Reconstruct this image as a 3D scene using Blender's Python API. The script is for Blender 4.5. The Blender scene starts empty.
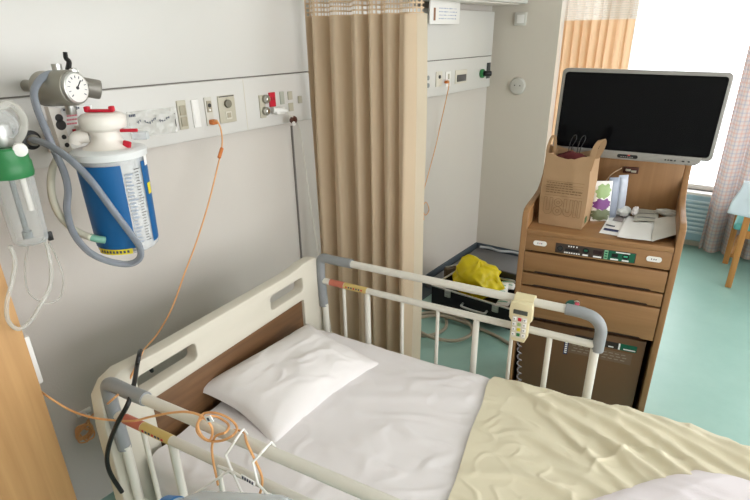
import bpy, bmesh, math, random
import numpy as np
from math import sin, cos, pi, radians, sqrt, exp
from mathutils import Vector, Matrix, noise
random.seed(4)
SC = bpy.context.scene
COL = SC.collection

# ------------------------------------------------------------------ camera numbers
F = 542.0
PITCH, ROLL, AZ = radians(24.5), radians(-.86), radians(36.35)
PX, PY = 375.0, 281.25
CAM = np.array([0, 0, 1.6])
_f = np.array([-sin(AZ)*cos(PITCH), cos(AZ)*cos(PITCH), -sin(PITCH)])
_r = np.array([cos(AZ), sin(AZ), 0.0])
_u = np.cross(_r, _f)
RR = _r*cos(ROLL)+_u*sin(ROLL)
UU = -_r*sin(ROLL)+_u*cos(ROLL)

def on(x, y, n, q):
    """point where the sight line through a measured spot meets the plane n.p = q"""
    d = _f*F + RR*(x-PX) - UU*(y-PY)
    n = np.array(n, float)
    return Vector(CAM + d*(q-np.dot(n, CAM))/np.dot(n, d))
def onX(x, y, q): return on(x, y, (1, 0, 0), q)
def onY(x, y, q): return on(x, y, (0, 1, 0), q)
def onZ(x, y, q): return on(x, y, (0, 0, 1), q)

# ------------------------------------------------------------------ materials
def lin(c):
    return tuple((v/12.92 if v <= .04045 else ((v+.055)/1.055)**2.4) for v in (k/255 for k in c)) + (1,)
MATS = {}
def mat(name, rgb, rough=.5, metal=0, var=.04, vscale=6, bump=0, bscale=80, trans=0, ior=1.45, sub=0, coat=0, spec=.5, alpha=1, translucent=0):
    if name in MATS: return MATS[name]
    m = bpy.data.materials.new(name); m.use_nodes = True
    nt = m.node_tree; N = nt.nodes; L = nt.links
    b = N['Principled BSDF']; out = N['Material Output']
    c = lin(rgb)
    tc = N.new('ShaderNodeTexCoord')
    nz = N.new('ShaderNodeTexNoise'); nz.inputs['Scale'].default_value = vscale; nz.inputs['Detail'].default_value = 3
    L.new(tc.outputs['Object'], nz.inputs['Vector'])
    mx = N.new('ShaderNodeMix'); mx.data_type = 'RGBA'
    mx.inputs[6].default_value = tuple(v*(1-var) for v in c[:3])+(1,)
    mx.inputs[7].default_value = tuple(min(1, v*(1+var)) for v in c[:3])+(1,)
    L.new(nz.outputs['Fac'], mx.inputs[0]); L.new(mx.outputs[2], b.inputs['Base Color'])
    b.inputs['Roughness'].default_value = rough
    b.inputs['Metallic'].default_value = metal
    b.inputs['IOR'].default_value = ior
    b.inputs['Specular IOR Level'].default_value = spec
    b.inputs['Transmission Weight'].default_value = trans
    b.inputs['Coat Weight'].default_value = coat
    b.inputs['Alpha'].default_value = alpha
    if bump:
        n2 = N.new('ShaderNodeTexNoise'); n2.inputs['Scale'].default_value = bscale; n2.inputs['Detail'].default_value = 4
        L.new(tc.outputs['Object'], n2.inputs['Vector'])
        bp = N.new('ShaderNodeBump'); bp.inputs['Strength'].default_value = bump; bp.inputs['Distance'].default_value = .002
        L.new(n2.outputs['Fac'], bp.inputs['Height']); L.new(bp.outputs['Normal'], b.inputs['Normal'])
    if translucent:
        tr = N.new('ShaderNodeBsdfTranslucent'); L.new(mx.outputs[2], tr.inputs['Color'])
        ms = N.new('ShaderNodeMixShader'); ms.inputs[0].default_value = translucent
        L.new(b.outputs[0], ms.inputs[1]); L.new(tr.outputs[0], ms.inputs[2]); L.new(ms.outputs[0], out.inputs['Surface'])
    MATS[name] = m
    return m

def wood(name, c1, c2, rough=.45, axis='Z', scale=5):
    m = bpy.data.materials.new(name); m.use_nodes = True
    nt = m.node_tree; N = nt.nodes; L = nt.links; b = N['Principled BSDF']
    tc = N.new('ShaderNodeTexCoord'); mp = N.new('ShaderNodeMapping')
    mp.inputs['Scale'].default_value = {'Z': (12, 12, .7), 'X': (.7, 12, 12), 'Y': (12, .7, 12)}[axis]
    L.new(tc.outputs['Object'], mp.inputs['Vector'])
    nz = N.new('ShaderNodeTexNoise'); nz.inputs['Scale'].default_value = scale; nz.inputs['Detail'].default_value = 6; nz.inputs['Distortion'].default_value = .6
    L.new(mp.outputs[0], nz.inputs['Vector'])
    cr = N.new('ShaderNodeValToRGB'); cr.color_ramp.elements[0].position = .32; cr.color_ramp.elements[1].position = .7
    cr.color_ramp.elements[0].color = lin(c1); cr.color_ramp.elements[1].color = lin(c2)
    L.new(nz.outputs['Fac'], cr.inputs[0]); L.new(cr.outputs[0], b.inputs['Base Color'])
    b.inputs['Roughness'].default_value = rough
    return m

def glassy(name, rgb, a=.25, rough=.1):
    """thin clear plastic: mostly see-through, with gloss and a faint body"""
    m = bpy.data.materials.new(name); m.use_nodes = True
    nt = m.node_tree; N = nt.nodes; L = nt.links; b = N['Principled BSDF']; out = N['Material Output']
    b.inputs['Base Color'].default_value = lin(rgb); b.inputs['Roughness'].default_value = rough
    fr = N.new('ShaderNodeLayerWeight'); fr.inputs['Blend'].default_value = .35
    mr = N.new('ShaderNodeMapRange'); mr.inputs['To Min'].default_value = a; mr.inputs['To Max'].default_value = min(1, a+.55)
    L.new(fr.outputs['Facing'], mr.inputs['Value'])
    tr = N.new('ShaderNodeBsdfTransparent'); ms = N.new('ShaderNodeMixShader')
    L.new(mr.outputs[0], ms.inputs[0]); L.new(tr.outputs[0], ms.inputs[1]); L.new(b.outputs[0], ms.inputs[2])
    L.new(ms.outputs[0], out.inputs['Surface'])
    return m

WALL = mat('wall_paint', (207, 201, 194), .75, var=.015, bump=.25, bscale=220)
WALLF = mat('far_wall_paint', (211, 204, 192), .75, var=.015, bump=.25, bscale=220)
PANEL = mat('panel_laminate', (214, 212, 208), .38, var=.01)
CEIL = mat('ceiling_paint', (225, 224, 218), .8)
BASEB = mat('slate_vinyl', (74, 84, 92), .5)
SEAM = mat('seam_dark', (120, 115, 110), .7)
BEDW = mat('bed_plastic', (208, 202, 188), .35, var=.02)
RAILW = mat('rail_enamel', (216, 212, 202), .28, var=.02)
RAILG = mat('rail_grey_plastic', (140, 143, 145), .42)
BEDWOOD = wood('bed_walnut', (96, 68, 44), (122, 88, 58), .4, 'Y', 3)
CABW = wood('cabinet_wood', (142, 104, 66), (156, 116, 76), .42, 'X', 3)
CABV = wood('cabinet_side_wood', (144, 106, 68), (160, 119, 78), .42, 'Z', 3)
CABD = mat('cabinet_gap', (48, 32, 22), .8)
LOCK = wood('locker_wood', (184, 140, 92), (200, 156, 106), .45, 'Z', 3)
CHAIRW = wood('chair_wood', (178, 120, 62), (200, 142, 80), .4, 'Z', 4)
SHEET = mat('sheet_cotton', (228, 223, 224), .85, var=.015, bump=.15, bscale=400)
PILLOW = mat('pillow_cotton', (226, 221, 220), .85, var=.015, bump=.15, bscale=300)
CREAM = mat('cream_draw_cotton', (216, 207, 182), .75, var=.02, bump=.15, bscale=400)
BLANK = mat('blanket_cotton', (228, 220, 224), .9, var=.02, bump=.4, bscale=260)
MATT = mat('mattress_cover', (206, 208, 206), .7)
METG = mat('suction_grey_metal', (150, 147, 136), .38, metal=.35, var=.03)
METL = mat('light_metal', (190, 190, 186), .3, metal=.8)
CHROME = mat('chrome', (215, 215, 212), .15, metal=1)
BLACKP = mat('black_plastic', (22, 22, 24), .4)
DARK = mat('dark_plastic', (52, 50, 50), .5)
WHITEP = mat('white_plastic', (236, 234, 230), .35, var=.01)
OFFW = mat('offwhite_plastic', (216, 210, 196), .4)
PLATE = mat('outlet_plate', (190, 184, 166), .45, var=.02)
PLATE2 = mat('outlet_insert', (166, 158, 138), .45)
RED = mat('red_plastic', (196, 30, 52), .4)
BLUE = mat('blue_label', (14, 92, 150), .45, var=.04)
GREEN = mat('green_plastic', (46, 122, 70), .4)
GREEND = mat('green_label', (20, 96, 70), .5)
YEL = mat('yellow_label', (224, 206, 50), .5)
ORANGE = mat('orange_cable', (226, 168, 112), .45, var=.03)
ORANGEP = mat('orange_plug', (206, 120, 58), .45)
GREYT = mat('grey_tube', (130, 136, 142), .3, coat=.4)
PURPT = mat('tube_core', (120, 96, 110), .4)
CREAMT = mat('cream_tube', (206, 202, 184), .3)
NAVY = mat('navy_label', (38, 44, 92), .5)
CURT = mat('tan_curtain', (208, 187, 160), .85, var=.03, bump=.2, bscale=300, translucent=.25)
CURTE = mat('curtain_edge', (222, 208, 186), .85, translucent=.25)
PEACH = mat('peach_curtain', (230, 198, 162), .85, var=.03, translucent=.6)
KRAFT = mat('kraft_paper', (172, 140, 106), .8, var=.05, bump=.35, bscale=40)
KRAFTP = mat('kraft_print', (134, 108, 76), .8)
PAPER = mat('paper', (242, 241, 240), .7, var=.01)
INK = mat('ink', (70, 74, 96), .6)
MAROON = mat('maroon_cloth', (84, 26, 28), .9, bump=.5, bscale=60)
SILVER = mat('tv_silver', (150, 147, 142), .35, metal=.3)
YBAG = mat('yellow_bag_plastic', (246, 226, 30), .32, var=.05, translucent=.3)
CASEB = mat('case_black', (26, 28, 34), .4)
MATG = mat('floor_pad_grey', (112, 112, 114), .6, var=.08)
BEIGEC = mat('beige_hose', (170, 160, 142), .5)
FRIDGE = mat('fridge_brown', (112, 82, 56), .35)
HANDB = mat('handset_beige', (222, 210, 172), .4)
LCD = mat('lcd', (74, 78, 72), .25)
PURPLE = mat('purple_label', (120, 60, 128), .4)
LGREEN = mat('leaf_green_label', (150, 176, 120), .45)
PACKB = mat('pack_blue_grey', (150, 158, 174), .3)
TOWEL = mat('towel_pale_blue', (222, 232, 242), .9, bump=.5, bscale=200)
TEAL = mat('teal_vinyl', (96, 168, 164), .5)
RADI = mat('radiator_blue_grey', (150, 178, 192), .5)
BROWNP = mat('brown_plug', (78, 40, 30), .4)
CLEAR = glassy('clear_plastic', (225, 228, 228), .16, .08)
CLEARC = glassy('clear_canister', (215, 222, 228), .35, .12)
MILKY = mat('milky_plastic', (232, 226, 218), .35, var=.02)
CLEART = glassy('clear_tube', (214, 212, 204), .35, .25)
FILM = glassy('plastic_film', (222, 222, 216), .45, .15)
GLASS = glassy('window_glass', (230, 240, 245), .03, .02)

# TV screen: dark glass
SCREEN = mat('tv_screen', (5, 6, 10), .16, var=0, spec=.18)

def floor_mat():
    m = bpy.data.materials.new('mint_vinyl'); m.use_nodes = True
    nt = m.node_tree; N = nt.nodes; L = nt.links; b = N['Principled BSDF']
    tc = N.new('ShaderNodeTexCoord')
    n1 = N.new('ShaderNodeTexNoise'); n1.inputs['Scale'].default_value = 2.2; n1.inputs['Detail'].default_value = 8; n1.inputs['Roughness'].default_value = .7
    L.new(tc.outputs['Object'], n1.inputs['Vector'])
    cr = N.new('ShaderNodeValToRGB'); cr.color_ramp.elements[0].position = .3; cr.color_ramp.elements[1].position = .7
    cr.color_ramp.elements[0].color = lin((144, 182, 172)); cr.color_ramp.elements[1].color = lin((156, 192, 182))
    L.new(n1.outputs['Fac'], cr.inputs[0]); L.new(cr.outputs[0], b.inputs['Base Color'])
    b.inputs['Roughness'].default_value = .38
    n2 = N.new('ShaderNodeTexNoise'); n2.inputs['Scale'].default_value = 30
    L.new(tc.outputs['Object'], n2.inputs['Vector'])
    bp = N.new('ShaderNodeBump'); bp.inputs['Strength'].default_value = .08; bp.inputs['Distance'].default_value = .002
    L.new(n2.outputs['Fac'], bp.inputs['Height']); L.new(bp.outputs['Normal'], b.inputs['Normal'])
    return m
MINT = floor_mat()

def uv_stripes(name, base, rules, translucent=.4, net=None):
    """cloth whose colours run on its UV map (metres): rules = (axis, period, width, offset, rgb, mix)"""
    m = bpy.data.materials.new(name); m.use_nodes = True
    nt = m.node_tree; N = nt.nodes; L = nt.links; b = N['Principled BSDF']; out = N['Material Output']
    uv = N.new('ShaderNodeTexCoord'); sp = N.new('ShaderNodeSeparateXYZ'); L.new(uv.outputs['UV'], sp.inputs[0])
    def stripe(axis, period, width, off):
        a = N.new('ShaderNodeMath'); a.operation = 'ADD'; a.inputs[1].default_value = off+100*period; L.new(sp.outputs[axis], a.inputs[0])
        f = N.new('ShaderNodeMath'); f.operation = 'MODULO'; f.inputs[1].default_value = period; L.new(a.outputs[0], f.inputs[0])
        g = N.new('ShaderNodeMath'); g.operation = 'LESS_THAN'; g.inputs[1].default_value = width; L.new(f.outputs[0], g.inputs[0])
        return g.outputs[0]
    cur = None
    rgb = N.new('ShaderNodeRGB'); rgb.outputs[0].default_value = lin(base); cur = rgb.outputs[0]
    for axis, period, width, off, c, k in rules:
        s = stripe(axis, period, width, off)
        mu = N.new('ShaderNodeMath'); mu.operation = 'MULTIPLY'; mu.inputs[1].default_value = k; L.new(s, mu.inputs[0])
        mx = N.new('ShaderNodeMix'); mx.data_type = 'RGBA'; L.new(mu.outputs[0], mx.inputs[0]); L.new(cur, mx.inputs[6]); mx.inputs[7].default_value = lin(c)
        cur = mx.outputs[2]
    L.new(cur, b.inputs['Base Color']); b.inputs['Roughness'].default_value = .85
    tr = N.new('ShaderNodeBsdfTranslucent'); L.new(cur, tr.inputs['Color'])
    ms = N.new('ShaderNodeMixShader'); ms.inputs[0].default_value = translucent
    L.new(b.outputs[0], ms.inputs[1]); L.new(tr.outputs[0], ms.inputs[2]); last = ms.outputs[0]
    if net:
        s1, s2 = stripe(0, net, net*.36, 0), stripe(1, net, net*.36, 0)
        mxm = N.new('ShaderNodeMath'); mxm.operation = 'MAXIMUM'; L.new(s1, mxm.inputs[0]); L.new(s2, mxm.inputs[1])
        tp = N.new('ShaderNodeBsdfTransparent'); m2 = N.new('ShaderNodeMixShader')
        L.new(mxm.outputs[0], m2.inputs[0]); L.new(tp.outputs[0], m2.inputs[1]); L.new(last, m2.inputs[2]); last = m2.outputs[0]
    L.new(last, out.inputs['Surface'])
    return m
PLAID = uv_stripes('plaid_cloth', (188, 178, 172), [
    (0, .055, .012, 0, (186, 140, 124), .42), (0, .055, .010, .027, (128, 138, 162), .38),
    (1, .055, .012, 0, (186, 140, 124), .38), (1, .055, .010, .027, (128, 138, 162), .34)], .35)
NETT = uv_stripes('tan_netting', (214, 190, 160), [], .35, net=.016)
NETP = uv_stripes('pale_netting', (232, 218, 204), [], .4, net=.013)

# ------------------------------------------------------------------ mesh builder
class MB:
    def __init__(s): s.v = []; s.f = []; s.mi = []; s.mats = []; s.uv = {}
    def slot(s, m):
        if m not in s.mats: s.mats.append(m)
        return s.mats.index(m)
    def add(s, verts, faces, m=None, M=None):
        o = len(s.v); k = s.slot(m) if m else 0
        for p in verts: s.v.append(tuple(M @ Vector(p)) if M is not None else tuple(p))
        for f in faces: s.f.append(tuple(i+o for i in f)); s.mi.append(k)
        return s
    def box(s, c, size, bevel=0, m=None, M=None, seg=2):
        bm = bmesh.new(); bmesh.ops.create_cube(bm, size=1)
        for v in bm.verts: v.co = Vector((v.co.x*size[0], v.co.y*size[1], v.co.z*size[2]))
        if bevel: bmesh.ops.bevel(bm, geom=bm.edges[:], offset=min(bevel, min(size)*.49), segments=seg, profile=.5, affect='EDGES', clamp_overlap=True)
        for v in bm.verts: v.co += Vector(c)
        bm.verts.index_update()
        s.add([v.co.copy() for v in bm.verts], [[v.index for v in f.verts] for f in bm.faces], m, M); bm.free(); return s
    def lathe(s, prof, seg=32, m=None, M=None, cap=True):
        """profile of (radius, z) turned about local Z"""
        vs = []; fs = []
        for r, z in prof:
            for k in range(seg): a = 2*pi*k/seg; vs.append((r*cos(a), r*sin(a), z))
        n = len(prof)
        for i in range(n-1):
            for k in range(seg): k2 = (k+1) % seg; fs.append((i*seg+k, i*seg+k2, (i+1)*seg+k2, (i+1)*seg+k))
        if cap: fs.append(tuple(range(seg))[::-1]); fs.append(tuple((n-1)*seg+k for k in range(seg)))
        return s.add(vs, fs, m, M)
    def cyl(s, p0, p1, r, r1=None, seg=24, m=None, M=None, bevel=0):
        p0 = Vector(p0); p1 = Vector(p1); d = p1-p0; r1 = r if r1 is None else r1; L = d.length
        Q = Matrix.Translation(p0) @ d.to_track_quat('Z', 'Y').to_matrix().to_4x4()
        if M is not None: Q = M @ Q
        b = bevel
        prof = [(r, 0), (r1, L)] if not b else [(r-b, 0), (r-b*.3, b*.3), (r, b), (r1, L-b), (r1-b*.3, L-b*.3), (r1-b, L)]
        return s.lathe(prof, seg, m, Q)
    def sweep(s, pts, r, seg=10, m=None, M=None, smooth=True, step=6, cap=True, flat=1.0):
        P = spline(pts, step) if smooth else [Vector(p) for p in pts]
        n = len(P); T = []
        for i in range(n):
            a = P[max(0, i-1)]; b = P[min(n-1, i+1)]; T.append((b-a).normalized())
        ref = Vector((0, 0, 1)) if abs(T[0].z) < .9 else Vector((1, 0, 0))
        nrm = (ref-T[0]*ref.dot(T[0])).normalized(); vs = []; fs = []
        for i in range(n):
            nrm = (nrm-T[i]*nrm.dot(T[i])).normalized(); bi = T[i].cross(nrm)
            rad = r(i/(n-1)) if callable(r) else r
            for k in range(seg): a = 2*pi*k/seg; vs.append(P[i]+(nrm*cos(a)+bi*sin(a)*flat)*rad)
        for i in range(n-1):
            for k in range(seg): k2 = (k+1) % seg; fs.append((i*seg+k, i*seg+k2, (i+1)*seg+k2, (i+1)*seg+k))
        if cap: fs.append(tuple(range(seg))[::-1]); fs.append(tuple((n-1)*seg+k for k in range(seg)))
        return s.add(vs, fs, m, M)
    def prism(s, poly, origin, ax, ay, an, d, m=None, M=None, holes=(), bevel=0):
        """outline poly in axes ax, ay pushed by d along an; holes are inner outlines"""
        o = Vector(origin); ax = Vector(ax); ay = Vector(ay); an = Vector(an)
        bm = bmesh.new(); loops = []
        for ring in [poly]+list(holes):
            vv = [bm.verts.new(o+ax*x+ay*y) for x, y in ring]
            loops.append([bm.edges.new((vv[i], vv[(i+1) % len(vv)])) for i in range(len(vv))])
        if holes: bmesh.ops.triangle_fill(bm, use_beauty=True, edges=[e for l in loops for e in l])
        else: bmesh.ops.contextual_create(bm, geom=loops[0])
        r = bmesh.ops.extrude_face_region(bm, geom=bm.faces[:])
        bmesh.ops.translate(bm, verts=[g for g in r['geom'] if isinstance(g, bmesh.types.BMVert)], vec=an*d)
        bmesh.ops.recalc_face_normals(bm, faces=bm.faces[:])
        if bevel:
            bmesh.ops.dissolve_limit(bm, angle_limit=.01, verts=bm.verts[:], edges=bm.edges[:])
            es = [e for e in bm.edges if len(e.link_faces) == 2 and e.calc_face_angle(0) > 1.2]
            bmesh.ops.bevel(bm, geom=es, offset=bevel, segments=3, profile=.5, affect='EDGES', clamp_overlap=True)
        bm.verts.index_update()
        s.add([v.co.copy() for v in bm.verts], [[v.index for v in f.verts] for f in bm.faces], m, M); bm.free(); return s
    def grid(s, fn, nu, nv, m=None, M=None, thick=0, uvs=None):
        vs = [Vector(fn(i/nu, j/nv)) for i in range(nu+1) for j in range(nv+1)]
        W = nv+1; fs = [(i*W+j, (i+1)*W+j, (i+1)*W+j+1, i*W+j+1) for i in range(nu) for j in range(nv)]
        base = len(s.v)
        if uvs:
            for i in range(nu+1):
                for j in range(nv+1): s.uv[base+i*W+j] = uvs(i/nu, j/nv)
        if thick:
            nr = []
            for i in range(nu+1):
                for j in range(nv+1):
                    a = vs[min(nu, i+1)*W+j]-vs[max(0, i-1)*W+j]; b = vs[i*W+min(nv, j+1)]-vs[i*W+max(0, j-1)]
                    nr.append(a.cross(b).normalized())
            n = len(vs); vs = vs+[vs[i]-nr[i]*thick for i in range(n)]
            if uvs:
                for i in range(n): s.uv[base+n+i] = s.uv[base+i]
            fs = fs+[tuple(k+n for k in f[::-1]) for f in fs]
            rim = [i*W for i in range(nu+1)]+[nu*W+j for j in range(1, nv+1)]+[i*W+nv for i in range(nu-1, -1, -1)]+[j for j in range(nv-1, 0, -1)]
            for k in range(len(rim)): a = rim[k]; b = rim[(k+1) % len(rim)]; fs.append((a, a+n, b+n, b))
        return s.add(vs, fs, m, M)
    def sphere(s, c, rad, m=None, M=None, seg=20, fn=None):
        rx, ry, rz = (rad,)*3 if not isinstance(rad, tuple) else rad
        vs = []; fs = []; nr = seg//2
        for i in range(nr+1):
            t = pi*i/nr
            for k in range(seg):
                a = 2*pi*k/seg; p = Vector((sin(t)*cos(a), sin(t)*sin(a), cos(t)))
                q = fn(p) if fn else 1
                vs.append((c[0]+p.x*rx*q, c[1]+p.y*ry*q, c[2]+p.z*rz*q))
        for i in range(nr):
            for k in range(seg): k2 = (k+1) % seg; fs.append((i*seg+k, (i+1)*seg+k, (i+1)*seg+k2, i*seg+k2))
        return s.add(vs, fs, m, M)
    def text(s, txt, h, origin, ax, ay, m=None, M=None, lift=.0006):
        """lettering with cap height about h, flat on the plane of ax, ay"""
        cu = bpy.data.curves.new('t', 'FONT'); cu.body = txt; cu.size = h*1.4; cu.align_x = 'CENTER'; cu.align_y = 'CENTER'; cu.resolution_u = 2
        ob = bpy.data.objects.new('t', cu); COL.objects.link(ob)
        dg = bpy.context.evaluated_depsgraph_get(); me = bpy.data.meshes.new_from_object(ob.evaluated_get(dg))
        ax = Vector(ax).normalized(); ay = Vector(ay).normalized(); n = ax.cross(ay); o = Vector(origin)+n*lift
        s.add([o+ax*v.co.x+ay*v.co.y for v in me.vertices], [tuple(p.vertices) for p in me.polygons], m, M)
        bpy.data.objects.remove(ob); bpy.data.curves.remove(cu); bpy.data.meshes.remove(me); return s
    def build(s, name, m=None, parent=None, smooth=35, world=False):
        me = bpy.data.meshes.new(name); me.from_pydata([tuple(v) for v in s.v], [], s.f)
        mats = s.mats or [m]
        for k in mats: me.materials.append(k)
        if s.mats: me.polygons.foreach_set('material_index', s.mi)
        if s.uv:
            ul = me.uv_layers.new(name='UVMap')
            for lp in me.loops: ul.data[lp.index].uv = s.uv.get(lp.vertex_index, (0, 0))
        bm = bmesh.new(); bm.from_mesh(me)
        if not s.uv: bmesh.ops.remove_doubles(bm, verts=bm.verts[:], dist=1e-6)
        bmesh.ops.recalc_face_normals(bm, faces=bm.faces[:]); bm.to_mesh(me); bm.free()
        if smooth:
            me.polygons.foreach_set('use_smooth', [True]*len(me.polygons)); me.set_sharp_from_angle(angle=radians(smooth))
        me.update()
        o = bpy.data.objects.new(name, me); COL.objects.link(o)
        if parent is not None:
            o.parent = parent
            if world: me.transform(world_inv(parent))
        return o

def world_of(o):
    M = Matrix.LocRotScale(o.location, o.rotation_euler, o.scale)
    return world_of(o.parent) @ M if o.parent else M
def world_inv(o): return world_of(o).inverted()
def spline(pts, step=6):
    P = [Vector(p) for p in pts]; out = []
    if len(P) < 3: return P
    Q = [P[0]*2-P[1]]+P+[P[-1]*2-P[-2]]
    for i in range(1, len(Q)-2):
        a, b, c, d = Q[i-1], Q[i], Q[i+1], Q[i+2]
        for k in range(step):
            t = k/step
            out.append(.5*((2*b)+(c-a)*t+(2*a-5*b+4*c-d)*t*t+(3*b-a-3*c+d)*t**3))
    out.append(P[-1]); return out
def tag(o, label=None, cat=None, group=None, kind=None):
    if label: o['label'] = label
    if cat: o['category'] = cat
    if group: o['group'] = group
    if kind: o['kind'] = kind
    return o
def thing(name, label, cat, loc=(0, 0, 0), rz=0, group=None):
    o = bpy.data.objects.new(name, None); COL.objects.link(o); o.location = loc; o.rotation_euler = (0, 0, rz); o.empty_display_size = .05
    return tag(o, label, cat, group)
def struct(mb, name, m=None, smooth=0):
    return tag(mb.build(name, m, smooth=smooth), kind='structure')
def part(mb, name, m, parent, label=None, world=False, smooth=35):
    o = mb.build(name, m, parent, smooth, world)
    if label: o['label'] = label
    return o
def fbm(x, y, z=0, o=3):
    s = 0; a = 1; f = 1
    for _ in range(o): s += a*noise.noise(Vector((x*f, y*f, z+f*3.1))); a *= .5; f *= 2
    return s
def ridge(x, y, z=0): return (1-abs(noise.noise(Vector((x, y, z)))*1.9))
def rrect(w, h, r, n=6, cx=0, cy=0):
    out = []
    for sx, sy, a0 in ((1, 1, 0), (-1, 1, 90), (-1, -1, 180), (1, -1, 270)):
        for k in range(n+1):
            a = radians(a0+90*k/n); out.append((cx+sx*(w/2-r)+r*cos(a), cy+sy*(h/2-r)+r*sin(a)))
    return out

# ================================================================== THE ROOM
WX, PXF = -1.765, -1.715     # wall plane, face of the wall console
YF, YW = 3.78, 4.85          # far wall, window wall
XR, YB, ZC = 2.3, -1.6, 2.5
COLX = -1.29
fl = MB().box(((WX+XR)/2, (YB+YW)/2, -.05), (XR-WX+.2, YW-YB+.2, .1)); struct(fl, 'floor', MINT)
struct(MB().box(((WX+XR)/2, (YB+YW)/2, ZC+.05), (XR-WX+.2, YW-YB+.2, .1)), 'ceiling', CEIL)
struct(MB().box((WX-.05, (YB+YW)/2, ZC/2), (.1, YW-YB+.2, ZC)), 'wall_left', WALL)
struct(MB().box(((WX+COLX)/2, (YF+YW)/2, ZC/2), (COLX-WX, YW-YF, ZC)), 'wall_far', WALLF)
WIN0, WIN1, WZ0, WZ1 = -1.12, 1.9, .45, 2.3
wb = MB()
wb.box(((COLX+WIN0)/2, YW+.06, ZC/2), (WIN0-COLX, .12, ZC)); wb.box(((WIN1+XR)/2, YW+.06, ZC/2), (XR-WIN1, .12, ZC))
wb.box(((WIN0+WIN1)/2, YW+.06, WZ0/2), (WIN1-WIN0, .12, WZ0)); wb.box(((WIN0+WIN1)/2, YW+.06, (WZ1+ZC)/2), (WIN1-WIN0, .12, ZC-WZ1))
struct(wb, 'wall_window_side', WALLF)
RW0, RW1 = -1.0, 3.6
wr_ = MB().box((XR+.05, (YB+YW)/2, .35), (.1, YW-YB+.2, .7)).box((XR+.05, (YB+YW)/2, 2.4), (.1, YW-YB+.2, .2))
wr_.box((XR+.05, (YB-.1+RW0)/2, 1.5), (.1, RW0-YB+.1, 1.6)).box((XR+.05, (YW+.1+RW1)/2, 1.5), (.1, YW+.1-RW1, 1.6))
struct(wr_, 'wall_right', WALLF)
struct(MB().box(((WX+XR)/2, YB-.05, ZC/2), (XR-WX, .1, ZC)), 'wall_back', WALLF)
wf2 = MB()
for y in (RW0+.02, 1.3, RW1-.02): wf2.box((XR+.05, y, 1.5), (.05, .04, 1.6), .004)
for z in (.72, 2.28): wf2.box((XR+.05, (RW0+RW1)/2, z), (.05, RW1-RW0, .04), .004)
win_added = struct(wf2, 'added_side_window', WHITEP)  # unseen window, added to give the side light a source
MB().box((XR+.05, (RW0+RW1)/2, 1.5), (.004, RW1-RW0-.04, 1.52)).build('window_glass', GLASS, win_added, 0)
wf = MB()
for x in (WIN0+.02, .35, WIN1-.02): wf.box((x, YW+.05, (WZ0+WZ1)/2), (.04, .05, WZ1-WZ0), .004)
for z in (WZ0+.02, WZ1-.02): wf.box(((WIN0+WIN1)/2, YW+.05, z), (WIN1-WIN0, .05, .04), .004)
win = struct(wf, 'window_1', WHITEP)
MB().box(((WIN0+WIN1)/2, YW+.055, (WZ0+WZ1)/2), (WIN1-WIN0-.04, .004, WZ1-WZ0-.04)).build('window_glass', GLASS, win, 0)
MB().box(((WIN0+WIN1)/2, YW-.02, WZ0-.012), (WIN1-WIN0+.04, .12, .024), .004).build('window_sill', WHITEP, win)
# vinyl skirting
struct(MB().box((WX+.006, (1.0+YF)/2, .035), (.012, YF-1.0, .07), .002), 'baseboard_left', BASEB)
struct(MB().box(((WX+COLX)/2+.006, YF-.006, .035), (COLX-WX-.012, .012, .07), .002), 'baseboard_far', BASEB)
# dark joint below the console
struct(MB().box((WX+.003, 1.785, .65), (.008, .007, 1.17)), 'trim_1', SEAM)

# wall console: lower service band, joint, upper panel; one per bed bay
def console(y0, y1, label, ztop):
    t = thing('wall_console', label, 'wall panel', (WX, (y0+y1)/2, 1.255))
    d = PXF-WX
    part(MB().box((WX+d/2, (y0+y1)/2, 1.3555), (d, y1-y0, .197), .006), 'service_band', PANEL, t, world=True)
    part(MB().box((WX+d/2, (y0+y1)/2, (1.458+ztop)/2), (d, y1-y0, ztop-1.458), .003), 'upper_panel', PANEL, t, world=True)
    part(MB().box((WX+d/2-.004, (y0+y1)/2, 1.456), (d-.006, y1-y0-.01, .006)), 'joint', SEAM, t, world=True)
    return t
c1 = console(-.4, 1.87, 'long white laminate wall console above the bed, left of the tan curtain', 1.745)
ys = onX(247, 120, PXF).y
part(MB().box((PXF+.0004, ys, 1.355), (.001, .0025, .19)), 'band_joint', OFFW, c1, world=True)
c2 = console(1.9, YF-.06, 'white wall console of the next bed bay, right of the tan curtain', 1.725)
# light housing above the panels
def shelf(y0, y1, label):
    t = thing('wall_light_housing', label, 'wall light', (WX, (y0+y1)/2, 1.75))
    part(MB().box((WX+.13, (y0+y1)/2, 1.81), (.26, y1-y0, .09), .008), 'housing', PANEL, t, world=True)
    part(MB().box((WX+.13, (y0+y1)/2, 1.762), (.18, y1-y0-.1, .006), .001), 'diffuser', MILKY, t, world=True)
shelf(1.95, YF-.02, 'white wall light housing above the far bay console')

# ================================================================== BED
TH = radians(6.7)
BO = Vector((-1.275, .955, 0))
bed = thing('hospital_bed', 'electric hospital bed with beige plastic headboard and walnut panel', 'bed', BO, TH)
BM = Matrix.Translation(BO) @ Matrix.Rotation(TH, 4, 'Z')
BU = BM.to_3x3() @ Vector((1, 0, 0)); BW = BM.to_3x3() @ Vector((0, 1, 0))
def bl(x, y, axis, q):
    """measured spot on a bed-local plane (u, v or z = q), in bed coordinates"""
    if axis == 'z': p = onZ(x, y, q)
    else:
        n = BU if axis == 'u' else BW
        p = on(x, y, tuple(n), n.dot(BO)+q)
    return BM.inverted() @ p
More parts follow.
